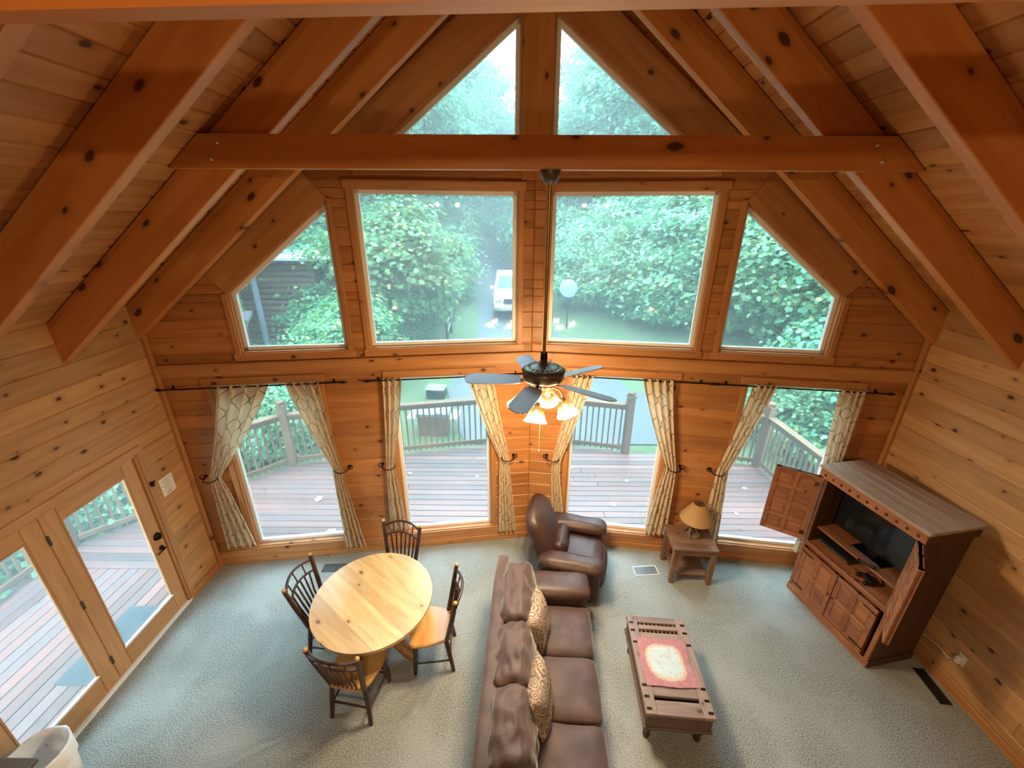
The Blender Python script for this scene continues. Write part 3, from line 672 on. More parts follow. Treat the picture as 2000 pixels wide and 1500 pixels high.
# ================================================================ DINING SET
def build_table():
    T = thing('dining_table', 'round pale pine dining table on a peeled log pedestal', 'table', (-1.69, 3.19, 0), rad(-38))
    r, z = .615, .76; n = 9; pw = 2 * r / n
    for k in range(n):
        y0, y1 = -r + k * pw, -r + (k + 1) * pw; m = 7
        h = lambda y: math.sqrt(max(0, r * r - y * y)); ys = [y0 + (y1 - y0) * i / m for i in range(m + 1)]
        poly = [(-h(y), y) for y in ys] + [(h(y), y) for y in ys[::-1]]
        poly = [p for i, p in enumerate(poly) if i == 0 or (V(p).to_2d() - V(poly[i - 1]).to_2d()).length > 1e-4]
        ob('plank', MB().prism(poly, z - .036, z), 'table_top', T)
    ap = [(.50 * math.cos(t), .50 * math.sin(t)) for t in np.linspace(0, 2 * math.pi, 25)[:-1]]
    ob('apron', MB().prism(ap, z - .09, z - .037), 'log', T)
    ob('pedestal', MB().tube([(0, 0, .08), (.005, 0, .25), (0, .008, .5), (0, 0, .70)], [.13, .11, .10, .12], 14), 'log', T)
    for k in range(4):
        a = rad(18 + 90 * k); c, s = math.cos(a), math.sin(a)
        ob('foot', MB().tube([(.05 * c, .05 * s, .34), (.2 * c, .2 * s, .22), (.36 * c, .36 * s, .09), (.44 * c, .44 * s, .055)], [.055, .06, .058, .052], 10), 'log', T)
build_table()
def make_chair():
    C = empty('dining_chair')
    se = MB(); sp = [(-.15, -.20), (.15, -.20), (.20, -.12), (.235, .05), (.235, .17), (.20, .215), (.07, .225), (-.07, .225), (-.20, .215), (-.235, .17), (-.235, .05), (-.20, -.12)]
    se.prism([(x * .97, y * .97) for x, y in sp], .425, .432); se.prism(sp, .432, .455); se.prism([(x * .96, y * .96) for x, y in sp], .455, .462)
    ob('seat', se, 'seat', C)
    for s in (-1, 1):
        p = ob('back_post', MB().tube([(s * .165, -.165, .44), (s * .19, -.20, .62), (s * .215, -.235, .80), (s * .24, -.275, 1.02)], [.026, .025, .024, .021], 9), 'bark', C)
        ob('post_tip', MB().lathe([(.0208, 0), (.021, .014), (.014, .024), (0, .026)], 9), 'bark_tip', p, (s * .24, -.275, 1.015))
        for y, y2 in ((.16, .19), (-.15, -.21)):
            ob('leg', MB().tube([(s * .165, y, .43), (s * .185, (y + y2) / 2, .22), (s * .20, y2, 0)], [.026, .024, .020], 8), 'bark', C)
        ob('stretcher', MB().tube([(s * .192, .178, .15), (s * .194, 0, .155), (s * .194, -.19, .16)], .010, 7), 'bark', C)
    for y, z in ((.17, .22), (.178, .14), (-.185, .2)): ob('stretcher', MB().tube([(-.18, y, z), (0, y, z + .004), (.18, y, z)], .010, 7), 'bark', C)
    arc = lambda z, dy, dz, w, yb: [(w * t, yb - dy * (1 - t * t), z + dz * (1 - t * t)) for t in np.linspace(-1, 1, 11)]
    ob('crest_rail', MB().tube(arc(.955, .075, .05, .235, -.265), .014, 7), 'bark', C)
    ob('lower_rail', MB().tube(arc(.835, .06, .035, .218, -.24), .0125, 7), 'bark', C)
    for k in range(6):
        t = -1 + 2 * (k + 1) / 7; yb = -.185
        top = (.218 * t, -.24 - .06 * (1 - t * t), .835 + .035 * (1 - t * t))
        ob('spindle', MB().tube([(.15 * t, yb, .45), (.18 * t, yb - .05, .64), top], [.0115, .011, .010], 6), 'bark', C)
    for t in (-.55, 0, .55):
        ob('spindle', MB().tube([(.218 * t, -.24 - .06 * (1 - t * t), .835 + .035 * (1 - t * t)), (.235 * t, -.265 - .075 * (1 - t * t), .955 + .05 * (1 - t * t))], .008, 6), 'bark', C)
    return C
def build_chairs():
    c0 = make_chair()
    for i, (x, y, a, l) in enumerate(((-1.07, 3.11, 96, 'dark hickory twig chair between the table and the sofa'), (-2.20, 3.24, -95, 'dark hickory twig chair on the patio door side of the table'),
                                      (-1.63, 3.74, 168, 'dark hickory twig chair behind the table, against the windows'), (-1.72, 2.66, -9, 'dark hickory twig chair in front of the table with its back to the viewer'))):
        c = c0 if i == 0 else copy_tree(c0)
        c.location = (x, y, 0); c.rotation_euler = (0, 0, rad(a)); tag(c, l, 'chair', 'hickory chairs around the round table')
build_chairs()
# ================================================================ SOFA AND RECLINER
def build_sofa():
    S = thing('sofa', 'long brown microfibre sofa seen from above with three seat cushions', 'sofa', (.03, 2.50, 0), rad(-3))
    # local +X = front, Y along the length
    ob('base', MB().rbox((.02, 0, .17), (.86, 2.1, .26), .04, n=5), 'sofa', S)
    ob('back_frame', MB().rbox((-.42, 0, .46), (.17, 2.34, .84), .05, n=6), 'sofa', S)
    for s in (-1, 1):
        a = ob('arm', MB().rbox((.07, s * 1.02, .33), (.94, .30, .58), .06, (.0, .01, .0), n=8), 'leather', S)
        ob('arm_pad', MB().rbox((.09, s * 1.02, .585), (.95, .355, .16), .078, (.01, 0, .02), n=8, wr=.008, seed=3 + s), 'leather', a)
    for k in range(3):
        y = (1 - k) * .575
        ob('seat_cushion', MB().rbox((.20, y, .405), (.70, .572, .17), .055, (.015, 0, .025), n=10, wr=.008, seed=k), 'sofa', S)
        ob('back_cushion', MB().rbox((-.225, y + (.10 if k == 0 else 0), .69), (.30, .76 if k == 0 else .62, .48), .085, (.06, .0, .035), n=22, rot=Euler((0, rad(-9), rad((k - 1) * 1.5))), wr=.03, wf=9, seed=k + 11), 'sofa', S)
    for x in (-.4, .42):
        for y in (-1.0, 1.0): ob('foot', MB().lathe([(.03, .05), (.03, .02), (.024, 0), (0, 0)], 10), 'dark_plastic', S, (x, y, 0))
    for loc, rot, l, sd in (((.04, 2.97, .70), (rad(4), rad(74), rad(-10)), 'square paisley throw pillow near the sofa arm', 2), ((.02, 2.27, .70), (rad(-4), rad(76), rad(-14)), 'square paisley throw pillow in the middle of the sofa', 9)):
        mb = MB(); n = 16; H = .235
        top = []; 
        for sg in (1, -1):
            vs = []
            for i in range(n + 1):
                for j in range(n + 1):
                    x, y = -1 + 2 * i / n, -1 + 2 * j / n
                    pin = 1 - .10 * (1 - abs(x)) * abs(y) ** 2 - .10 * (1 - abs(y)) * abs(x) ** 2
                    h = .085 * (max(0, (1 - x ** 4) * (1 - y ** 4))) ** .6
                    vs.append((x * H * pin, y * H * pin, sg * h + .012 * noise.noise(V((x * 2, y * 2, sd)))))
            f = [(i * (n + 1) + j, (i + 1) * (n + 1) + j, (i + 1) * (n + 1) + j + 1, i * (n + 1) + j + 1) for i in range(n) for j in range(n)]
            mb.add(vs, f if sg > 0 else [q[::-1] for q in f], True)
        o = ob('throw_pillow', mb, 'paisley', None, loc, rot); tag(o, l, 'pillow', 'paisley throw pillows')
build_sofa()
def build_recliner():
    R = thing('recliner', 'brown leather recliner with a tall padded back, under the fan', 'armchair', (.47, 4.245, 0), rad(-13))
    ob('base', MB().rbox((.05, 0, .19), (.74, .66, .30), .05, n=6), 'leather', R)
    ob('seat_cushion', MB().rbox((.16, 0, .40), (.62, .50, .20), .075, (.03, 0, .035), n=10, wr=.015, seed=4), 'leather', R)
    ob('footrest', MB().rbox((.46, 0, .25), (.14, .50, .34), .06, (.03, 0, 0), n=8, wr=.012, seed=8), 'leather', R)
    for s in (-1, 1):
        a = ob('arm', MB().rbox((.10, s * .365, .30), (.74, .20, .52), .06, n=7), 'leather', R)
        ob('arm_pad', MB().rbox((.11, s * .365, .555), (.78, .26, .17), .082, (.02, .01, .02), n=9, wr=.012, seed=6 + s), 'leather', a)
    # tall back that tapers towards a rounded top and leans back
    mb = MB(); nu, nz = 22, 16; prof = []
    for j in range(nz + 1):
        t = j / nz; w = .365 * (1 - .10 * t); d = .15 * (1 - .30 * t)
        if t > .80: q = max(0, 1 - ((t - .80) / .20) ** 2.4) ** .42; w *= .25 + .75 * q; d *= max(q, .08)
        if t < .06: w *= .8 + 3.3 * t; d *= .8 + 3.3 * t
        for i in range(nu):
            a = 2 * math.pi * i / nu; ca, sa = math.cos(a), math.sin(a)
            x = math.copysign(abs(ca) ** .7, ca) * d * (1 + .25 * math.sin(t * 3.1)) + .022 * noise.noise(V((sa * 2, t * 5, ca)))
            prof.append((-.15 - .27 * t + x, math.copysign(abs(sa) ** .7, sa) * w, .28 + .80 * t))
    f = [(j * nu + i, j * nu + (i + 1) % nu, (j + 1) * nu + (i + 1) % nu, (j + 1) * nu + i) for j in range(nz) for i in range(nu)]
    mb.add(prof, f, True); mb.add(prof[-nu:], [tuple(range(nu))], True); mb.add(prof[:nu], [tuple(range(nu - 1, -1, -1))], True); ob('backrest', mb, 'leather', R)
    ob('lower_back_cushion', MB().rbox((-.06, 0, .56), (.16, .46, .24), .075, (.02, 0, 0), n=9, rot=Euler((0, rad(-14), 0)), wr=.014, seed=21), 'leather', R)
    hd = MB().tube([(.12, -.48, .30), (.14, -.505, .34), (.16, -.505, .40)], .012, 8); ob('recline_lever', hd, 'dark_plastic', R)
    ob('glide_base', MB().box((.03, 0, .03), (.6, .56, .06), .01), 'dark_plastic', R)
build_recliner()
# ================================================================ ARMOIRE WITH TV
def panel_door(name, w, h, nx, nz, mat, parent, loc, ang, out=-1, hinges=None):
    """door leaf: local X from the hinge, local Y thickness, raised square panels on both faces"""
    D = ob(name, MB().box((w / 2, 0, h / 2), (w, .030, h), .003), mat, parent, loc, (0, 0, ang))
    fw = .055; bar = .04
    for x in (fw / 2, w - fw / 2, w / 2): ob('stile', MB().box((x, 0, h / 2), (fw if x != w / 2 else bar, .048, h), .004), mat, D)
    n = nz + 1
    for k in range(n):
        z = fw / 2 + (h - fw) * k / nz; ob('rail', MB().box((w / 2, 0, z), (w - .01, .046, fw if k in (0, nz) else bar), .003), mat, D)
    for i in range(nx):
        for k in range(nz):
            cx = w * (i + .5) / nx + (.006 if i == 0 else -.006); cz = fw / 2 + (h - fw) * (k + .5) / nz
            pw, ph = w / nx - .085, (h - fw) / nz - .075
            ob('raised_panel', MB().box((cx, 0, cz), (pw * .92, .040, ph * .92), .008), mat, D)
    return D
def build_armoire():
    A = thing('armoire', 'rustic brown wooden armoire with open panelled doors in the corner', 'armoire', (3.475, 3.53, 0), rad(-79.3))
    w, d, h = 1.06, .60, 1.85
    for s in (-1, 1): board('side_panel', V((s * (w / 2 - .015), d / 2, .06)), V((s * (w / 2 - .015), d / 2, h - .10)), (0, 1, 0), d, .03, 'armoire_shaded', A)
    board('back_panel', V((-w / 2 + .03, d - .012, h / 2)), V((w / 2 - .03, d - .012, h / 2)), (0, 0, 1), h - .14, .02, 'armoire_shaded', A)
    board('bottom_board', V((-w / 2, d / 2, .075)), V((w / 2, d / 2, .075)), (0, 1, 0), d, .03, 'armoire', A)
    board('plinth', V((-w / 2 - .01, .012, .045)), V((w / 2 + .01, .012, .045)), (0, 0, 1), .09, .03, 'armoire', A)
    for s in (-1, 1): board('side_plinth', V((s * (w / 2), 0, .045)), V((s * (w / 2), d, .045)), (0, 0, 1), .09, .03, 'armoire_shaded', A)
    board('counter_shelf', V((-w / 2 + .03, d / 2, .79)), V((w / 2 - .03, d / 2, .79)), (0, 1, 0), d - .03, .03, 'armoire', A)
    board('tv_shelf', V((-w / 2 + .03, d / 2 + .04, 1.0)), V((w / 2 - .03, d / 2 + .04, 1.0)), (0, 1, 0), d - .12, .022, 'armoire', A)
    board('face_rail', V((-w / 2, .012, .79)), V((w / 2, .012, .79)), (0, 0, 1), .06, .03, 'armoire', A)
    for s in (-1, 1): board('face_stile', V((s * (w / 2 - .022), .012, .09)), V((s * (w / 2 - .022), .012, h - .1)), (1, 0, 0), .044, .028, 'armoire', A)
    c = board('cornice', V((-w / 2 - .03, -.012, h - .085)), V((w / 2 + .03, -.012, h - .085)), (0, 0, 1), .11, .05, 'armoire', A)
    for k in range(11): ob('dentil_peg', MB().box((.07 + k * (w - .08) / 10, 0, .030), (.022, .03, .012), .003), 'armoire_shaded', c)
    for s in (-1, 1): board('side_cornice', V((s * (w / 2 + .012), -.03, h - .085)), V((s * (w / 2 + .012), d, h - .085)), (0, 0, 1), .11, .04, 'armoire_shaded', A)
    for k in range(5):
        y = -.05 + (k + .5) * (d + .06) / 5; board('top_plank', V((-w / 2 - .05, y, h - .012)), V((w / 2 + .05, y, h - .012)), (0, 1, 0), (d + .06) / 5, .032, 'armoire_top', A, .003)
    for s in (-1, 1):
        D = panel_door('lower_door', .455, .62, 2, 2, 'armoire', A, (s * .46, -.012, .13), math.pi if s > 0 else 0)
        for z in (.06, .56): ob('strap_hinge', MB().box((.07, .022 if s > 0 else -.022, z), (.15, .006, .018), .002), 'black', D)
        ob('knob', MB().lathe([(0, .022), (.010, .018), (.008, .006), (.006, 0)], 8, M4=Matrix.Rotation(rad(90 if s < 0 else -90), 3, 'X')), 'black', D, (.43, .02 if s > 0 else -.02, .32))
    for s, ang in ((-1, rad(-134)), (1, rad(308))):
        D = panel_door('upper_door', .465, .90, 2, 4, 'armoire', A, (s * .515, -.03, .82), ang)
        for z in (.1, .8): ob('strap_hinge', MB().box((.03, .021, z), (.05, .006, .06), .002), 'black', D)
    def put(name, label, cat, mb, mat, lx, ly, lz, rz=0, group=None):
        M4 = A.matrix_basis if False else Matrix.Translation(A.location) @ Matrix.Rotation(rad(-79.3), 4, 'Z'); p = M4 @ V((lx, ly, lz))
        o = ob(name, mb, mat, None, p, (0, 0, rad(-79.3) + rz)) if mb else empty(name, p, rad(-79.3) + rz); return tag(o, label, cat, group)
    T = put('television', 'black flat television standing inside the armoire', 'television', None, None, .02, .27, 1.013)
    ob('bezel', MB().box((0, 0, .36), (.92, .05, .56), .008), 'tv', T); ob('screen', MB().box((0, -.027, .365), (.88, .006, .51), .002), 'tv_screen', T)
    ob('stand_neck', MB().box((0, .01, .06), (.12, .03, .10), .004), 'tv', T); ob('stand_foot', MB().box((0, 0, .008), (.34, .16, .016), .005), 'tv', T)
    P_ = put('disc_player', 'flat black disc player with a bright front strip under the television', 'disc player', None, None, -.27, .27, .807)
    ob('case', MB().box((0, 0, .03), (.40, .26, .056), .004), 'dark_plastic', P_); ob('front_strip', MB().box((0, -.133, .026), (.39, .006, .010)), 'silver', P_); ob('tray', MB().box((-.08, -.133, .042), (.13, .005, .010)), 'tv', P_)
    R = put('remote_control', 'black remote lying on the shelf before the television', 'remote', None, None, .12, .10, 1.013, rad(25))
    ob('body', MB().box((0, 0, .011), (.16, .045, .02), .006), 'dark_plastic', R)
    for k in range(6): ob('button', MB().box((-.05 + .02 * k, 0, .022), (.008, .022, .003)), 'grey_metal', R)
    G = put('game_controller', 'dark game controller with its cable on the lower shelf', 'controller', None, None, .16, .16, .807, rad(-20))
    ob('body', MB().rbox((0, 0, .03), (.15, .08, .045), .02, n=6), 'dark_plastic', G); 
    for s in (-1, 1): ob('grip', MB().rbox((s * .06, -.05, .025), (.045, .09, .04), .018, n=5), 'dark_plastic', G)
    ob('cable', MB().tube([(0, .04, .03), (.05, .12, .006), (-.06, .16, .006), (-.14, .10, .006), (-.10, .02, .006), (-.16, -.06, .006)], .004, 6), 'dark_plastic', G)
build_armoire()
# ================================================================ SIDE TABLE AND LAMP
def build_side_table():
    T = thing('side_table', 'square rustic brown side table with a low shelf, under the lamp', 'side table', (2.125, 4.30, 0), rad(-4))
    w, d, h = .56, .47, .58
    for k in range(4): board('top_plank', V((-w / 2, -d / 2 + (k + .5) * d / 4, h - .014)), V((w / 2, -d / 2 + (k + .5) * d / 4, h - .014)), (0, 1, 0), d / 4, .028, 'sidetable', T, .003)
    for s in (-1, 1):
        for q in (-1, 1): board('leg', V((s * (w / 2 - .04), q * (d / 2 - .04), 0)), V((s * (w / 2 - .04), q * (d / 2 - .04), h - .028)), (1, 0, 0), .06, .06, 'sidetable', T)
        board('apron', V((-w / 2 + .06, s * (d / 2 - .035), h - .075)), V((w / 2 - .06, s * (d / 2 - .035), h - .075)), (0, 0, 1), .09, .02, 'sidetable', T)
        board('apron', V((s * (w / 2 - .035), -d / 2 + .06, h - .075)), V((s * (w / 2 - .035), d / 2 - .06, h - .075)), (0, 0, 1), .09, .02, 'sidetable', T)
    for k in range(3): board('shelf_slat', V((-w / 2 + .06, -.12 + k * .12, .12)), V((w / 2 - .06, -.12 + k * .12, .12)), (0, 1, 0), .112, .018, 'sidetable', T, .003)
    L = thing('table_lamp', 'table lamp with a tan cone shade and a twisted antler base', 'lamp', (2.17, 4.36, h + .002))
    b = MB(); 
    for k in range(5):
        a = 2 * math.pi * k / 5 + .3; c, s = math.cos(a), math.sin(a)
        ob('antler', MB().tube([(.11 * c, .11 * s, .012), (.09 * c + .03 * s, .09 * s - .03 * c, .07), (.035 * c + .03 * s, .035 * s - .03 * c, .13), (.03 * c - .03 * s, .03 * s + .03 * c, .19), (.05 * c, .05 * s, .25)], [.012, .017, .015, .012, .005], 7), 'driftwood', L)
    ob('stem', MB().tube([(0, 0, .1), (0, 0, .47)], .012, 8), 'driftwood', L)
    ob('base', MB().lathe([(.09, 0), (.10, .01), (.07, .025), (.03, .04), (0, .045)], 16), 'driftwood', L)
    sh = ob('lamp_shade', MB().lathe([(.205, .26), (.203, .262), (.065, .495), (.062, .495)], 32), 'shade', L)
    ob('top_ring', MB().tube([(.064 * math.cos(t), .064 * math.sin(t), .495) for t in np.linspace(0, 2 * math.pi, 20)], .003, 5, False).box((0, 0, .494), (.128, .006, .004)), 'bronze', sh)
    ob('finial', MB().lathe([(.006, .47), (.008, .50), (.014, .512), (.012, .53), (.005, .54), (0, .545)], 10), 'bronze', L)
build_side_table()
# ================================================================ COFFEE TABLE
def build_coffee():
    T = thing('coffee_table', 'long low ox-cart style coffee table with iron strapped slatted top', 'coffee table', (1.29, 2.74, 0), rad(-4))
    w, l, h = .60, .97, .46
    for s in (-1, 1): board('side_rail', V((s * (w / 2 - .05), -l / 2, h - .02)), V((s * (w / 2 - .05), l / 2, h - .02)), (1, 0, 0), .10, .04, 'oldtop', T)
    ys = [(-.485, -.36), (-.325, -.21), (.20, .30), (.335, .385), (.41, .485)]
    for a, b in ys: board('cross_plank', V((-w / 2 + .10, (a + b) / 2, h - .022)), V((w / 2 - .10, (a + b) / 2, h - .022)), (0, 1, 0), b - a, .036, 'oldtop', T)
    for k in range(5): board('centre_plank', V((-w / 2 + .10 + (k + .5) * .08, -.17, h - .025)), V((-w / 2 + .10 + (k + .5) * .08, .185, h - .025)), (1, 0, 0), .078, .03, 'oldtop', T)
    for k in range(9): ob('spindle', MB().tube([(-.17 + k * .0425, .385, h - .02), (-.17 + k * .0425, .412, h - .02)], .009, 6), 'oldwood', T)
    for k in range(9): ob('spindle', MB().tube([(-.17 + k * .0425, .298, h - .025), (-.17 + k * .0425, .337, h - .025)], .009, 6), 'oldwood', T)
    for s in (-1, 1):
        for y in (-.44, -.34, -.24, .18, .31, .40): ob('iron_strap', MB().box((s * (w / 2 - .035), y, h + .002), (.045, .022, .006), .002), 'black', T)
        board('side_board', V((s * (w / 2 - .03), -l / 2 + .01, h - .12)), V((s * (w / 2 - .03), l / 2 - .01, h - .12)), (0, 0, 1), .16, .03, 'oldwood', T)
        board('side_bead', V((s * (w / 2 - .015), -l / 2 + .0, h - .21)), V((s * (w / 2 - .015), l / 2, h - .21)), (0, 0, 1), .03, .03, 'oldwood', T)
        board('end_board', V((-w / 2 + .04, s * (l / 2 - .025), h - .12)), V((w / 2 - .04, s * (l / 2 - .025), h - .12)), (0, 0, 1), .16, .03, 'oldwood', T)
        board('end_bead', V((-w / 2 + .03, s * (l / 2 - .012), h - .21)), V((w / 2 - .03, s * (l / 2 - .012), h - .21)), (0, 0, 1), .03, .03, 'oldwood', T)
        for q in (-1, 1):
            ob('leg', MB().lathe([(.03, .245), (.035, .22), (.028, .19), (.04, .16), (.042, .12), (.026, .09), (.024, .06), (.034, .03), (.03, 0), (0, 0)], 12), 'bark', T, (s * (w / 2 - .07), q * (l / 2 - .09), 0))
    board('under_panel', V((-w / 2 + .05, 0, h - .10)), V((w / 2 - .05, 0, h - .10)), (0, 1, 0), l - .08, .02, 'bark', T)
    n = 22; mb = MB(); uv = []
    for i in range(n + 1):
        for j in range(n + 1):
            u, v = i / n, j / n
            z = .006 + .004 * noise.noise(V((u * 7, v * 7, 3))) + (.006 if abs(u - .5) < .03 else 0) + (.004 if abs(v - .5) < .03 or abs(v - .25) < .03 or abs(v - .75) < .03 else 0)
            mb.v.append(((u - .5) * .47 + .006 * math.sin(v * 9), (v - .5) * .47 + .005 * math.sin(u * 8), z)); uv.append((u, v))
    mb.f = [(i * (n + 1) + j, (i + 1) * (n + 1) + j, (i + 1) * (n + 1) + j + 1, i * (n + 1) + j + 1) for i in range(n) for j in range(n)]; mb.smooth = [True] * len(mb.f); mb.uv = uv
    o = ob('scarf', mb, 'scarf', None, (1.275, 2.73, h + .001), (0, 0, rad(-3))); tag(o, 'square pink scarf with a pale centre spread on the coffee table', 'scarf')
build_coffee()
# ================================================================ FLOOR VENTS, OUTLET, KITCHEN CORNER
def build_small():
    for x, y, w, d, rz, mat, l in ((1.60, 4.295, .33, .16, 4, 'grey_metal', 'grey floor vent in the carpet between recliner and side table'), (-2.66, 4.30, .32, .14, 2, 'vent', 'dark floor vent under the left windows behind the table'), (4.12, 2.82, .36, .11, 84, 'dark_plastic', 'black floor vent by the wall beside the armoire')):
        t = thing('floor_vent', l, 'vent', (x, y, 0), rad(rz))
        fr = MB()
        for q in (-1, 1): fr.box((q * (w / 2 - .007), 0, .004), (.014, d, .008), .002).box((0, q * (d / 2 - .007), .004), (w, .014, .008), .002)
        ob('frame', fr, 'white_matte' if mat == 'grey_metal' else mat, t); ob('duct', MB().box((0, 0, .001), (w - .02, d - .02, .002)), 'dark_plastic', t)
        n = 12
        for k in range(n): ob('louver', MB().box((-w / 2 + .02 + (k + .5) * (w - .04) / n, 0, .008), ((w - .04) / n * .7, d - .03, .006)), mat, t)
    t = thing('wall_outlet', 'white outlet with a plugged-in air freshener low on the wall by the armoire', 'outlet', (W - .001, 2.81, .42))
    ob('plate', MB().box((-.004, 0, 0), (.008, .075, .12), .002), 'white_matte', t); ob('plug_in', MB().rbox((-.035, .0, .0), (.06, .055, .085), .022, n=6), 'white_matte', t)
    ob('cable', MB().tube([(-.02, .01, -.03), (-.03, .08, -.08), (-.02, .2, -.07), (-.02, .34, -.10), (-.03, .42, -.2)], .004, 6), 'white_matte', t)
    # bottom left: bin with a white liner, bar chair back and cabinet corner
    b = thing('waste_bin', 'white lined waste bin by the patio door', 'bin', (-3.95, 1.90, 0)); b.scale = (.95, .95, .90)
    ob('bucket', MB().lathe([(0, .0), (.15, .0), (.195, .58), (.19, .58), (.145, .02)], 28), 'white_matte', b)
    mb = MB(); pr = [(.03, .33), (.15, .36), (.178, .44), (.188, .60), (.197, .628), (.207, .61), (.205, .46)]; seg = 36; vs = []
    for i, (r, z) in enumerate(pr):
        for k in range(seg):
            a = 2 * math.pi * k / seg; w = .010 * noise.noise(V((math.cos(a) * 3, math.sin(a) * 3, i))) + (.05 * noise.noise(V((math.cos(a) * 2, math.sin(a) * 2, 9))) if i == 6 else 0)
            vs.append(((r + w * .6) * math.cos(a), (r + w * .6) * math.sin(a), z + w))
    mb.add(vs, [(i * seg + k, i * seg + (k + 1) % seg, (i + 1) * seg + (k + 1) % seg, (i + 1) * seg + k) for i in range(len(pr) - 1) for k in range(seg)], True); ob('liner', mb, 'bag', b)
    c = thing('kitchen_cabinet', 'end of a wooden kitchen cabinet with a dark worktop at the lower left corner', 'cabinet', (-3.91, 1.25, 0))
    ob('body', MB().box((0, 0, .43), (.56, .84, .86), .006), 'log', c); ob('worktop', MB().box((.01, .01, .88), (.62, .90, .04), .006), 'counter_top', c)
build_small()
# ================================================================ OUTDOORS: DECK
DZ = -.10
FL, FA, FR = V((-4.58, 7.0, 0)), V((.15, 7.98, 0)), V((4.62, 7.06, 0))      # deck front: left post, point, right post
LD = V((-6.75, 4.75, 0))
def build_deck():
    D = tag(empty('deck'), 'wet reddish grey plank deck around the windows', 'deck', None, 'structure')
    def xr(y):
        lo = -6.8 if y < LD.y else (LD.x + (y - LD.y) / (FL.y - LD.y) * (FL.x - LD.x) if y < FL.y else FL.x + (y - FL.y) / (FA.y - FL.y) * (FA.x - FL.x))
        hi = 4.75 if y < FR.y else FR.x + .13 + (y - FR.y) / (FA.y - FR.y) * (FA.x - FR.x - .13)
        return lo - .05, hi
    def house(y): return W * (1 - (y - YC - .12) / DY) if y < YC + .12 + DY else None
    bw = .142; y = 4.36
    while y < 7.98:
        y0, y1 = y + .005, min(y + bw - .005, 7.98); y += bw
        (l0, h0), (l1, h1) = xr(y0), xr(y1); a0 = house(y0); a1 = house(y1); segs = []
        if a0 is not None and a0 > .05:
            a1 = a1 if a1 is not None else .0
            segs = [(l0, l1, -min(a0 + .0, W + .1), -min(max(a1, 0), W + .1)), (min(a0, W + .1), min(max(a1, 0), W + .1), h0, h1)]
        else: segs = [(l0, l1, h0, h1)]
        for b0, b1, e0, e1 in segs:
            if min(e0 - b0, e1 - b1) < .05: continue
            if e0 - b0 > 5: c = b0 + (e0 - b0) * (.3 + .4 * random.random()); pc = [(b0, b1, c - .003, c - .003), (c + .003, c + .003, e0, e1)]
            else: pc = [(b0, b1, e0, e1)]
            for q in pc: slab('plank', [V((q[0], y0, DZ)), V((q[2], y0, DZ)), V((q[3], y1, DZ)), V((q[1], y1, DZ))], (0, 0, 1), .035, 'deck', D, (1, 0, 0), .004)
    x = -6.85
    while x < -4.45:
        x0, x1 = x + .005, x + bw - .005; x += bw
        for ya, yb in ((-1.5, 1.2 + random.random()), (None, 4.355)):
            if ya is None: ya = last
            slab('plank', [V((x0, ya + .003, DZ)), V((x1, ya + .003, DZ)), V((x1, yb, DZ)), V((x0, yb, DZ))], (0, 0, 1), .035, 'deck', D, (0, 1, 0), .004); last = yb
    for y in (-1.0, 1.0, 3.0, 4.34): board('joist', V((-6.8, y, DZ - .12)), V((-4.4, y, DZ - .12)), (0, 0, 1), .16, .045, 'rail', D)
    o = ob('doormat', MB().box((0, 0, .006), (.62, .95, .012), .004), 'mat', None, (-4.72, 3.28, DZ)); tag(o, 'dark doormat on the deck outside the patio door', 'doormat')
build_deck()
def post(p, label, h=1.38):
    T = thing('railing_post', label, 'post', (p.x, p.y, DZ), rad(12), 'deck railing posts')
    board('shaft', V((0, 0, 0)), V((0, 0, h - .10)), (1, 0, 0), .135, .135, 'rail', T, .008)
    c = MB().box((0, 0, h - .085), (.165, .165, .03), .006); c.lathe([(.075, h - .07), (.095, h - .045), (.085, h - .01), (.03, h + .015), (0, h + .02)], 4, smooth=False); ob('post_cap', c, 'rail', T)
def railing(p, q, label, gap=.115):
    T = thing('deck_railing', label, 'railing', ((p.x + q.x) / 2, (p.y + q.y) / 2, DZ), 0, 'deck railing sections')
    o = V((T.location.x, T.location.y, 0)); a, b = p - o, q - o; d = (b - a).normalized(); side = V((-d.y, d.x, 0)); L = (b - a).length
    board('top_rail', a + V((0, 0, 1.10)), b + V((0, 0, 1.10)), side, .14, .04, 'rail', T); board('upper_rail', a + V((0, 0, 1.035)), b + V((0, 0, 1.035)), (0, 0, 1), .09, .04, 'rail', T)
    board('bottom_rail', a + V((0, 0, .125)), b + V((0, 0, .125)), (0, 0, 1), .085, .04, 'rail', T)
    n = int(L / gap)
    for k in range(n):
        c = a + d * ((k + .5) * L / n) + side * .028
        board('baluster', c + V((0, 0, .03)), c + V((0, 0, 1.05)), side, .032, .032, 'rail', T, .003)
def build_railings():
    E1 = V((2.12, 7.52, 0)); E2 = V((3.62, 7.27, 0)); B = V((4.70, 4.62, 0)); L2 = V((-6.78, .2, 0))
    for p, l in ((FL, 'weathered deck post at the left corner, seen through the far left window'), (E1, 'square deck post beside the driveway opening, behind the fan'), (FR, 'capped deck post at the right corner outside the armoire window'), (E2, 'deck post at the far side of the driveway opening, behind a curtain'), (LD, 'deck post outside the patio door')): post(p, l)
    for p, q, l in ((FL, FA, 'deck railing running along the front left behind the fan'), (FA, E1, 'short deck railing right of the fan lights'), (E2, FR, 'short deck railing left of the capped corner post'),
                    (FR, B, 'deck railing slanting towards the house at the right'), (LD, FL, 'diagonal deck railing outside the far left window'), (L2, LD, 'deck railing along the side deck outside the patio door')):
        d = (q - p).normalized() * .09; railing(p + d, q - d, l)
build_railings()
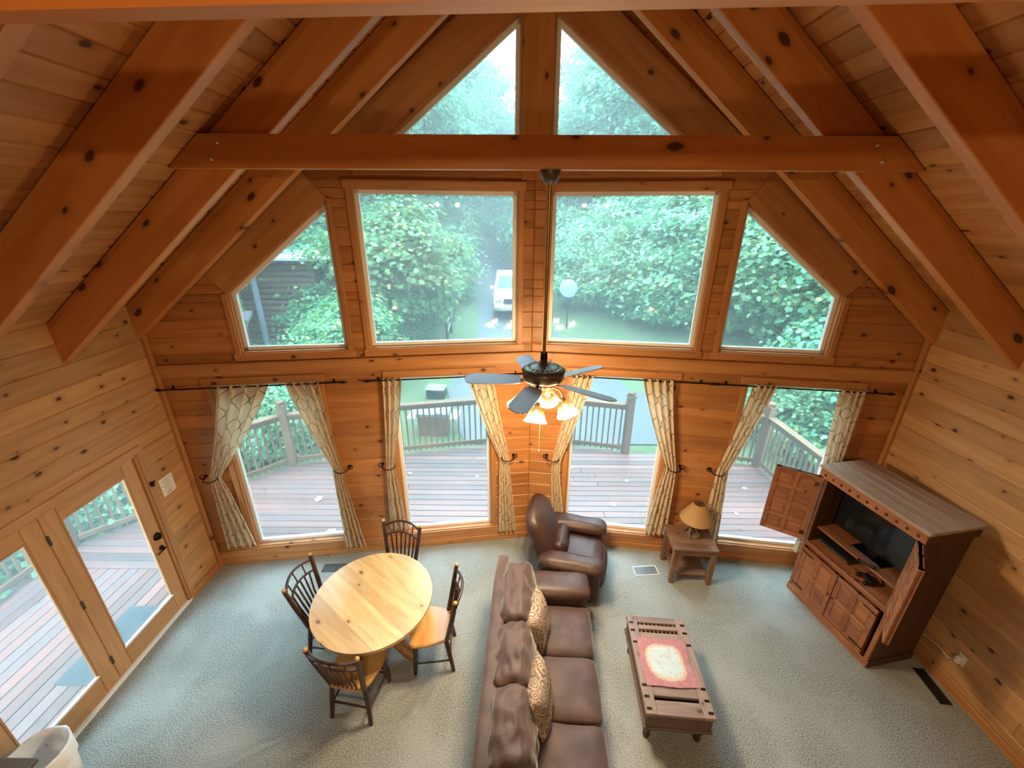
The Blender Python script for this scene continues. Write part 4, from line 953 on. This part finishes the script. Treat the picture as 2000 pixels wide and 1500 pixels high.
# ---------------------------------------------------------------- ground, driveway
def gz(x, y):
    z = -.32
    e = 3.6 - min(max(y - 11, 0), 8) * .22
    if y > 8.6 and x > e: z += min((x - e), 22) * .30 * min(1, (y - 8.6) / 3)
    if x < -4 and y > 9: z += min(-x - 4, 14) * .05 * min(1, (y - 9) / 5)
    if y > 26: z += (y - 26) * .035
    if x < -7.2 and y < 9: z -= .5 * min(1, (-7.2 - x) / 2)
    return z
ROAD = [(8.2, -1.3, 5.2), (9.6, -1.8, 4.4), (11.4, -2.2, 3.6), (13.5, -1.9, 2.7), (15.5, -1.75, 2.1), (18.8, -1.9, 1.5), (24, -2.3, 1.2), (28.6, -2.8, .8), (34, -3.9, .2), (40, -5.2, -.6), (48, -5.9, -1.6), (58, -5.4, -1.6), (72, -4.0, .2), (90, -3, 1.5)]
def build_ground():
    mb = MB(); xs = np.linspace(-45, 45, 91); ys = np.linspace(-12, 95, 108)
    mb.v = [(x, y, gz(x, y) - (1.2 if (abs(x) < 4.4 and y < 5) else 0)) for y in ys for x in xs]; n = len(xs)
    mb.f = [(j * n + i, j * n + i + 1, (j + 1) * n + i + 1, (j + 1) * n + i) for j in range(len(ys) - 1) for i in range(n - 1)]; mb.smooth = [True] * len(mb.f)
    tag(ob('ground', mb, 'grass'), 'short green grass beside the driveway', None, None, 'structure')
    mb = MB(); rows = []
    for (y0, a0, b0), (y1, a1, b1) in zip(ROAD, ROAD[1:]):
        for t in np.linspace(0, 1, 6)[:-1]: rows.append((y0 + (y1 - y0) * t, a0 + (a1 - a0) * t, b0 + (b1 - b0) * t))
    rows.append(ROAD[-1]); m = 6
    for y, a, b in rows:
        for i in range(m + 1):
            x = a + (b - a) * i / m; mb.v.append((x, y, max(gz(x, y), gz((a + b) / 2, y)) + .03))
    mb.f = [(j * (m + 1) + i, j * (m + 1) + i + 1, (j + 1) * (m + 1) + i + 1, (j + 1) * (m + 1) + i) for j in range(len(rows) - 1) for i in range(m)]; mb.smooth = [True] * len(mb.f)
    tag(ob('driveway', mb, 'asphalt'), 'wet blue grey asphalt driveway winding uphill', 'driveway', None, 'structure')
build_ground()
# ---------------------------------------------------------------- foliage
LEAF_Q = np.array([(0, -.5, 0), (.30, -.05, .06), (0, .55, -.02), (-.30, -.05, .06)])
LEAF_M = np.array([(0, -.5, 0), (.22, -.32, .03), (.46, -.10, .07), (.26, .08, .03), (.30, .36, .05), (0, .55, -.04), (-.30, .36, .05), (-.26, .08, .03), (-.46, -.10, .07), (-.22, -.32, .03)])
def leaf_mesh(name, pos, nrm, size, mat, shape):
    N = len(pos); k = len(shape); up = RNG.normal(size=(N, 3)); up[:, 2] -= .6
    n = nrm / np.linalg.norm(nrm, axis=1, keepdims=True); y = up - n * (up * n).sum(1, keepdims=True); y /= np.linalg.norm(y, axis=1, keepdims=True) + 1e-9; x = np.cross(y, n)
    sz = size * (.65 + .7 * RNG.random(N))[:, None, None]
    v = pos[:, None, :] + sz * (shape[None, :, 0, None] * x[:, None, :] + shape[None, :, 1, None] * y[:, None, :] + shape[None, :, 2, None] * n[:, None, :])
    me = bpy.data.meshes.new(name); me.vertices.add(N * k); me.vertices.foreach_set('co', v.reshape(-1).astype(np.float32))
    me.loops.add(N * k); me.loops.foreach_set('vertex_index', np.arange(N * k, dtype=np.int32)); me.polygons.add(N)
    me.polygons.foreach_set('loop_start', np.arange(0, N * k, k, dtype=np.int32)); me.materials.append(M[mat]); me.update(calc_edges=True); me.validate(); return me
def crown(name, n_clump, per, rx, rz, rc, size, mat, shape, flat=.45, lo=-1):
    d = RNG.normal(size=(n_clump, 3)); d /= np.linalg.norm(d, axis=1, keepdims=True); d[:, 2] = np.maximum(d[:, 2], lo)
    r = (.35 + .65 * RNG.random((n_clump, 1)) ** .5); c = d * r * np.array([rx, rx, rz]) * (1 + .15 * RNG.normal(size=(n_clump, 1)))
    q = RNG.normal(size=(n_clump, per, 3)) * rc * np.array([1, 1, flat]); pos = (c[:, None, :] + q).reshape(-1, 3)
    out = pos / np.array([rx, rx, rz]); out /= np.linalg.norm(out, axis=1, keepdims=True) + 1e-6
    nrm = out * .55 + np.array([0, 0, .8]) + RNG.normal(size=pos.shape) * .45
    return leaf_mesh(name, pos, nrm, size, mat, shape)
def trunk_mesh(h, r, spread):
    mb = MB().tube([(0, 0, 0), (.05 * h * .2, .02 * h, h * .35), (-.02 * h, .01, h * .7), (0, 0, h)], [r, r * .8, r * .55, r * .2], 9)
    for k in range(7):
        a = 2.4 * k; z = h * (.35 + .08 * k); c, s = math.cos(a), math.sin(a)
        mb.tube([(0, 0, z), (c * spread * .5, s * spread * .5, z + h * .1), (c * spread, s * spread, z + h * .17)], [r * .35, r * .22, r * .07], 6)
    return mb.mesh('trunk', 'bark_tree')
def build_trees():
    CR = [crown('crown', 300, 150, 3.2, 4.4, .55, .26, 'leaf', LEAF_Q), crown('crown', 320, 140, 3.6, 3.9, .6, .27, 'leaf', LEAF_Q)]
    TR = trunk_mesh(9, .22, 2.2)
    NEAR = crown('crown', 150, 110, 1.9, 1.9, .36, .15, 'leaf_near', LEAF_M, lo=-.7); NT_ = trunk_mesh(3.6, .09, 1.3)
    BU = [crown('foliage', 330, 130, 1.9, 1.5, .32, .135, 'leaf_bush', LEAF_M, lo=-.6), crown('foliage', 330, 130, 2.1, 1.7, .34, .14, 'leaf_bush', LEAF_M, lo=-.6)]
    BS = MB()
    for k in range(7): a = k * .9; BS.tube([(0, 0, 0), (.35 * math.cos(a), .35 * math.sin(a), .7), (.9 * math.cos(a), .9 * math.sin(a), 1.7)], [.045, .03, .012], 6)
    BS = BS.mesh('stems', 'bark_tree')
    def tree(x, y, sc, v, label, h=None, rz=None):
        T = thing('tree', label, 'tree', (x, y, gz(x, y) - .15), rz if rz is not None else random.random() * 6.28, 'trees around the driveway'); T.scale = (sc, sc, sc * (h or 1))
        link('trunk', TR, T); link('crown', CR[v], T, (0, 0, 8.2 if v == 0 else 7.4)); return T
    def bush(x, y, sc, v, label, dz=0, grp='bushes outside'):
        T = thing('bush', label, 'bush', (x, y, gz(x, y) - .1 + dz), random.random() * 6.28, grp); T.scale = (sc, sc, sc)
        link('stems', BS, T); link('foliage', BU[v], T, (0, 0, 1.25)); return T
    lr = 'dense pale green bush on the bank right of the driveway'
    for i, (x, y, s) in enumerate([(5.0, 20.5, .95), (5.9, 18.2, 1.0), (6.8, 16, 1.05), (7.9, 14, 1.1), (9.0, 12.2, 1.1), (9.2, 9.9, 1.05), (10.6, 8.8, 1.0), (4.6, 22.5, 1.15), (6.2, 20, 1.25), (7.4, 17.4, 1.3), (8.6, 15, 1.35), (10.0, 12.8, 1.35), (11.6, 10.9, 1.3), (13.2, 9.2, 1.3), (5.2, 26.5, 1.4), (7.4, 23.5, 1.5), (9.4, 20, 1.55), (11.0, 17, 1.6), (12.8, 14, 1.6), (14.6, 11.5, 1.6), (4.2, 31, 1.5), (8.8, 28, 1.7), (11.8, 23.5, 1.8), (14.2, 18.5, 1.8), (16.5, 14.5, 1.8)]):
        bush(x + random.uniform(-.3, .3), y + random.uniform(-.3, .3), s, i % 2, 'dense pale green bush in the %s row on the bank right of the driveway' % ('front' if i < 7 else 'second' if i < 14 else 'third' if i < 20 else 'rearmost'), 0, 'bushes on the right bank')
    ll = 'rounded green bush left of the driveway'
    for i, (x, y, s) in enumerate([(-5.1, 16.2, .75), (-6.2, 14.6, .8), (-5.7, 18.6, 1.0), (-7.2, 17.4, 1.3), (-6.2, 22, 1.3), (-7.4, 20.5, 1.5), (-6.0, 26, 1.5), (-9.0, 24, 1.6), (-8.6, 30, 1.6), (-10.5, 27, 1.7)]): bush(x, y, s, i % 2, ll, 0, 'bushes left of the driveway')
    ld = 'leafy shrub just beyond the left deck railing'
    for i, (x, y, s) in enumerate([(-5.8, 8.3, .55), (-7.1, 7.4, .6), (-8.0, 6.0, .65), (-8.4, 4.4, .6), (-8.6, 2.8, .6), (-8.6, 1.2, .6), (-6.6, 9.6, .7), (-8.6, 8.6, .8), (-9.8, 6.4, .9), (-10, 3.6, .9), (-10, 1.0, .9), (-4.7, 9.4, .4), (-11.5, 8.5, 1.2), (-12, 5, 1.2)]): bush(x, y, s, i % 2, ld if y > 6.9 else 'leafy shrub beyond the side railing outside the patio door', -.35, 'shrubs beyond the left railing')
    lq = 'leafy shrub beyond the right deck railing'
    for i, (x, y, s) in enumerate([(6.5, 8.3, .6), (7.4, 7.0, .7), (7.0, 5.6, .55), (8.6, 8.2, .9), (9.2, 6.4, .95), (8.6, 4.8, .8)]): bush(x, y, s, i % 2, lq, -.1, 'shrubs beyond the right railing')
    # taller trees behind
    lt = 'tall leafy tree far behind, left of the driveway'; rt = 'tall leafy tree far behind, right of the driveway'
    for i, (x, y, s, h) in enumerate([(-7.5, 33, 1.15, 1), (-10.5, 30, 1.25, 1), (-9.0, 38, 1.35, 1), (-13, 34, 1.4, 1), (-8.6, 46, 1.5, 1), (-12.5, 42, 1.6, 1), (-17, 38, 1.7, 1), (-7.8, 56, 1.7, 1), (-13, 54, 1.9, 1), (-19, 48, 1.9, 1), (-8.0, 68, 1.9, 1), (-3.0, 84, 1.9, .92), (-14.5, 66, 2.1, 1), (-15, 24, 1.3, 1), (-19, 29, 1.5, 1), (-13.5, 17, 1.1, 1), (-17.5, 19, 1.3, 1), (-16, 12, 1.15, 1), (-15, 6.5, 1.1, 1), (-23, 22, 1.6, 1)]): tree(x, y, s, i % 2, 'tall leafy tree behind the log cabin' if y < 31 and x < -13 else ('tall leafy tree at the far bend, left of the driveway' if y > 50 else lt), h)
    for i, (x, y, s, h) in enumerate([(7.0, 36, 1.1, .95), (9.5, 33, 1.2, .95), (13, 29, 1.2, .95), (5.0, 46, 1.0, .85), (10.5, 44, 1.4, 1), (14, 39, 1.5, 1), (18, 33, 1.5, 1), (4.6, 58, 1.1, .85), (13, 56, 1.7, 1), (17, 50, 1.8, 1), (23, 42, 1.8, 1), (2.0, 70, 1.1, .85), (12.5, 72, 1.9, 1), (18, 24, 1.3, 1), (21, 18, 1.4, 1), (18.5, 12.5, 1.2, 1), (24, 30, 1.6, 1)]): tree(x, y, s, i % 2, 'tall leafy tree high on the right bank above the bushes' if y < 34 else ('tall leafy tree at the far bend, right of the driveway' if y > 50 else rt), h)
    lf = 'low thicket of bushes at the far end of the driveway'
    for i, (x, y, s) in enumerate([(-9.5, 44, 2.4), (-12, 52, 2.8), (-9, 60, 3), (-9, 72, 3.2), (-4, 88, 3.4), (3.5, 42, 2.2), (5, 50, 2.6), (4.5, 62, 2.8), (4.5, 74, 3), (0, 90, 3.2), (10, 40, 2.6), (-14, 38, 2.6), (-8.2, 36, 2.0), (12, 50, 3), (-9, 92, 3.4), (6, 90, 3.4), (-18, 30, 2.6), (17, 40, 3)]): bush(x, y, s, i % 2, lf, 0, 'thickets at the far end')
    # young maple close to the left windows
    for x, y, s, l in ((-4.9, 11.4, .6, 'young tree with a few yellow leaves near the left upper window'), (-4.7, 15.8, 1.1, 'young tree standing between the log cabin and the driveway'), (-10.4, 10.6, 1.3, 'young tree before the grey cabin roof')):
        T = thing('young_tree', l, 'tree', (x, y, gz(x, y) - .1), random.random() * 6, 'young trees near the deck'); T.scale = (s, s, s)
        link('trunk', NT_, T); link('crown', NEAR, T, (0, 0, 2.9))
build_trees()
# ---------------------------------------------------------------- pickup, cabin, yard things
def build_car():
    C = thing('pickup_truck', 'white pickup truck parked on the driveway facing the house', 'truck', (-.30, 22.9, gz(-.30, 22.9) + .03), rad(2)); C.scale = (1.08, 1.08, 1.12)
    # local -Y is the front
    prof = [(-2.5, .45), (-2.55, .75), (-2.45, 1.02), (-1.2, 1.14), (-.55, 1.72), (-.3, 1.80), (.75, 1.80), (1.0, 1.70), (1.1, 1.15), (2.6, 1.12), (2.65, .45)]
    mb = MB(); k = len(prof); w = .93
    for sx in (-1, 1):
        for y, z in prof: mb.v.append((sx * (w - (.14 * max(0, (z - 1.15) / .65))), y, z))
    mb.add([], []); mb.f += [tuple(range(k)), tuple(range(2 * k - 1, k - 1, -1))] + [(i, (i + 1) % k, k + (i + 1) % k, k + i) for i in range(k)]; mb.f = [f[::-1] for f in mb.f]; mb.smooth = [False] * len(mb.f)
    ob('body', mb, 'car_white', C)
    ob('windshield', MB().add([(-.80, -1.16, 1.19), (.80, -1.16, 1.19), (.70, -.60, 1.70), (-.70, -.60, 1.70)], [(0, 1, 2, 3)]), 'car_glass', C, (0, -.025, .012))
    for s in (-1, 1):
        ob('side_window', MB().add([(s * .925, -.95, 1.2), (s * .925, .9, 1.2), (s * .81, .75, 1.68), (s * .81, -.5, 1.68)], [(0, 1, 2, 3)]), 'car_glass', C, (s * .012, 0, 0))
        ob('headlight', MB().box((s * .72, -2.53, .86), (.34, .06, .16), .02), 'silver', C); ob('wing_mirror', MB().rbox((s * 1.04, -.95, 1.22), (.18, .10, .16), .03, n=4), 'car_white', C)
        for y in (-1.65, 1.7): ob('wheel', MB().lathe([(0, .12), (.2, .12), (.36, .11), (.38, .05), (.38, -.05), (.36, -.11), (0, -.12)], 20, M4=Matrix.Rotation(math.pi / 2, 3, 'Y')), 'rubber', C, (s * .84, y, .38))
    ob('grille', MB().box((0, -2.55, .84), (1.0, .05, .24), .02), 'dark_plastic', C); ob('bumper', MB().rbox((0, -2.58, .55), (1.84, .16, .22), .05, n=5), 'silver', C)
build_car()
def build_cabin():
    B = thing('log_cabin', 'neighbouring brown log cabin seen through the left upper window', 'building', (-8.6, 14.6, gz(-8.6, 14.6)))
    z0 = -.2
    for k in range(17): ob('log', MB().tube([(-1.2, 0, z0 + .11 + k * .2), (1.5, 0, z0 + .11 + k * .2)], .108, 10), 'log_cabin', B, (0, 0, 0), None)
    for k in range(17): ob('side_log', MB().tube([(1.35, 0, z0 + .15 + k * .2), (1.35, 4, z0 + .15 + k * .2)], .105, 8), 'log_cabin', B)
    ob('chinking', MB().box((.15, .03, 1.6), (2.6, .06, 3.4)), 'roof_grey', B)
    ob('downspout', MB().tube([(-.55, -.22, 0), (-.55, -.22, 3.2)], .10, 10), 'dish', B)
    ob('roof', MB().prism([(-1.8, 3.2), (1.9, 3.2), (1.9, 3.28), (-1.8, 3.28)], -4.6, .6), 'roof_grey', B, (0, 0, 0), (math.pi / 2, 0, 0))
    pr = MB().add([(-4.2, -1.6, .4), (-.9, -1.6, .4), (-.9, 1.6, 2.6), (-4.2, 1.6, 2.6), (-4.2, -1.6, .3), (-.9, -1.6, .3), (-.9, 1.6, 2.5), (-4.2, 1.6, 2.5)], [(0, 1, 2, 3), (7, 6, 5, 4), (0, 4, 5, 1), (1, 5, 6, 2), (2, 6, 7, 3), (3, 7, 4, 0)])
    ob('porch_roof', pr, 'roof_grey', B)
build_cabin()
def build_yard():
    z = gz(-2, 8.6); G = thing('grill_cabinet', 'brown wooden cabinet with a grey metal lid beyond the deck railing', 'grill', (-2.10, 8.75, z))
    ob('body', MB().box((0, .05, .26), (.66, .5, .50), .01), 'log', G)
    for x in (-.17, .17): ob('door_panel', MB().box((x, -.205, .25), (.28, .02, .38), .006), 'rail', G)
    ob('lid', MB().box((0, .05, .56), (.76, .60, .10), .02), 'grey_metal', G); ob('lid_handle', MB().tube([(.12, -.26, .60), (.12, -.29, .63), (.24, -.29, .63), (.24, -.26, .60)], .01, 6), 'dark_plastic', G)
    for s in (-1, 1): ob('side_shelf', MB().box((s * .5, .05, .45), (.2, .45, .03), .006), 'white_matte', G)
    F = thing('fire_box', 'dark metal box on the grass beyond the railing', 'box', (-2.42, 10.85, gz(-2.4, 10.8)), rad(-6))
    ob('box', MB().box((0, 0, .15), (.50, .40, .26), .01), 'dark_plastic', F); ob('lid', MB().box((0, 0, .29), (.54, .44, .035), .008), 'grey_metal', F)
    for x in (-.2, .2):
        for y in (-.15, .15): ob('foot', MB().box((x, y, .012), (.04, .04, .024)), 'dark_plastic', F)
    S = thing('satellite_dish', 'round pale grey dish on a thin pole at the edge of the bushes', 'dish', (2.18, 18.5, gz(2.18, 18.5)))
    ob('pole', MB().tube([(0, 0, 0), (0, 0, 1.65)], .035, 8), 'dark_plastic', S); ob('disc', MB().lathe([(0, .03), (.2, .02), (.38, -.03), (.40, -.03), (.38, -.05), (0, 0)], 28, M4=Matrix.Rotation(rad(80), 3, 'X')), 'dish', S, (0, -.06, 1.82))
    for i, (x, y) in enumerate([(-3.6, 5.9), (-3.05, 5.1), (-.9, 6.6), (1.5, 5.8), (1.9, 6.5), (3.5, 5.6), (4.0, 6.3), (3.2, 6.4), (-2.2, 6.7), (.9, 6.9), (-5.3, 4.9), (3.9, 5.3)]):
        s = .10 if i < 2 else .05; me = MB().add([tuple(V(q) * s for q in [(0, -.5, .02)])[0]] and [tuple(V(q) * s * 1.6 + V((0, 0, .01))) for q in LEAF_M], [tuple(range(10))])
        o = ob('fallen_leaf', me, 'dead_leaf', None, (x, y, DZ + .003), (0, 0, i * 1.3))
        tag(o, ['larger pale leaf on the deck in the middle of the far left window', 'larger pale leaf on the deck low in the far left window'][i] if i < 2 else 'small pale fallen leaf on the wet deck boards', 'leaf', 'fallen leaves on the deck')
build_yard()
def build_fence():
    F = thing('rail_fence', 'low dark post and rail fence along the grass left of the driveway', 'fence', (-3.1, 18.9, gz(-3.1, 18.9)))
    ps = [V((-.35, 3.6, 0)), V((-.1, 1.2, 0)), V((.1, -1.0, 0)), V((.25, -2.9, 0))]
    for p in ps: ob('post', MB().tube([p, p + V((-.06, .02, .95))], [.06, .05], 8), 'bark', F)
    for a, b in zip(ps, ps[1:]):
        for z in (.45, .8): ob('rail', MB().tube([a + V((-.04, 0, z)), b + V((-.04, 0, z + .02))], .035, 7), 'roof_grey', F)
build_fence()

def build_haze():
    n = NT('morning_haze'); n.t.nodes.remove(n.b); v = n.n('ShaderNodeVolumeScatter'); v.inputs['Color'].default_value = (.93, .97, 1, 1); v.inputs['Density'].default_value = .0038
    n.l(v.outputs[0], n.out.inputs['Volume'])
    o = ob('haze', MB().box((0, 52, 14), (96, 86, 36)), n.m); tag(o, 'thin pale mist hanging over the driveway and trees', 'mist', None, 'stuff')
build_haze()
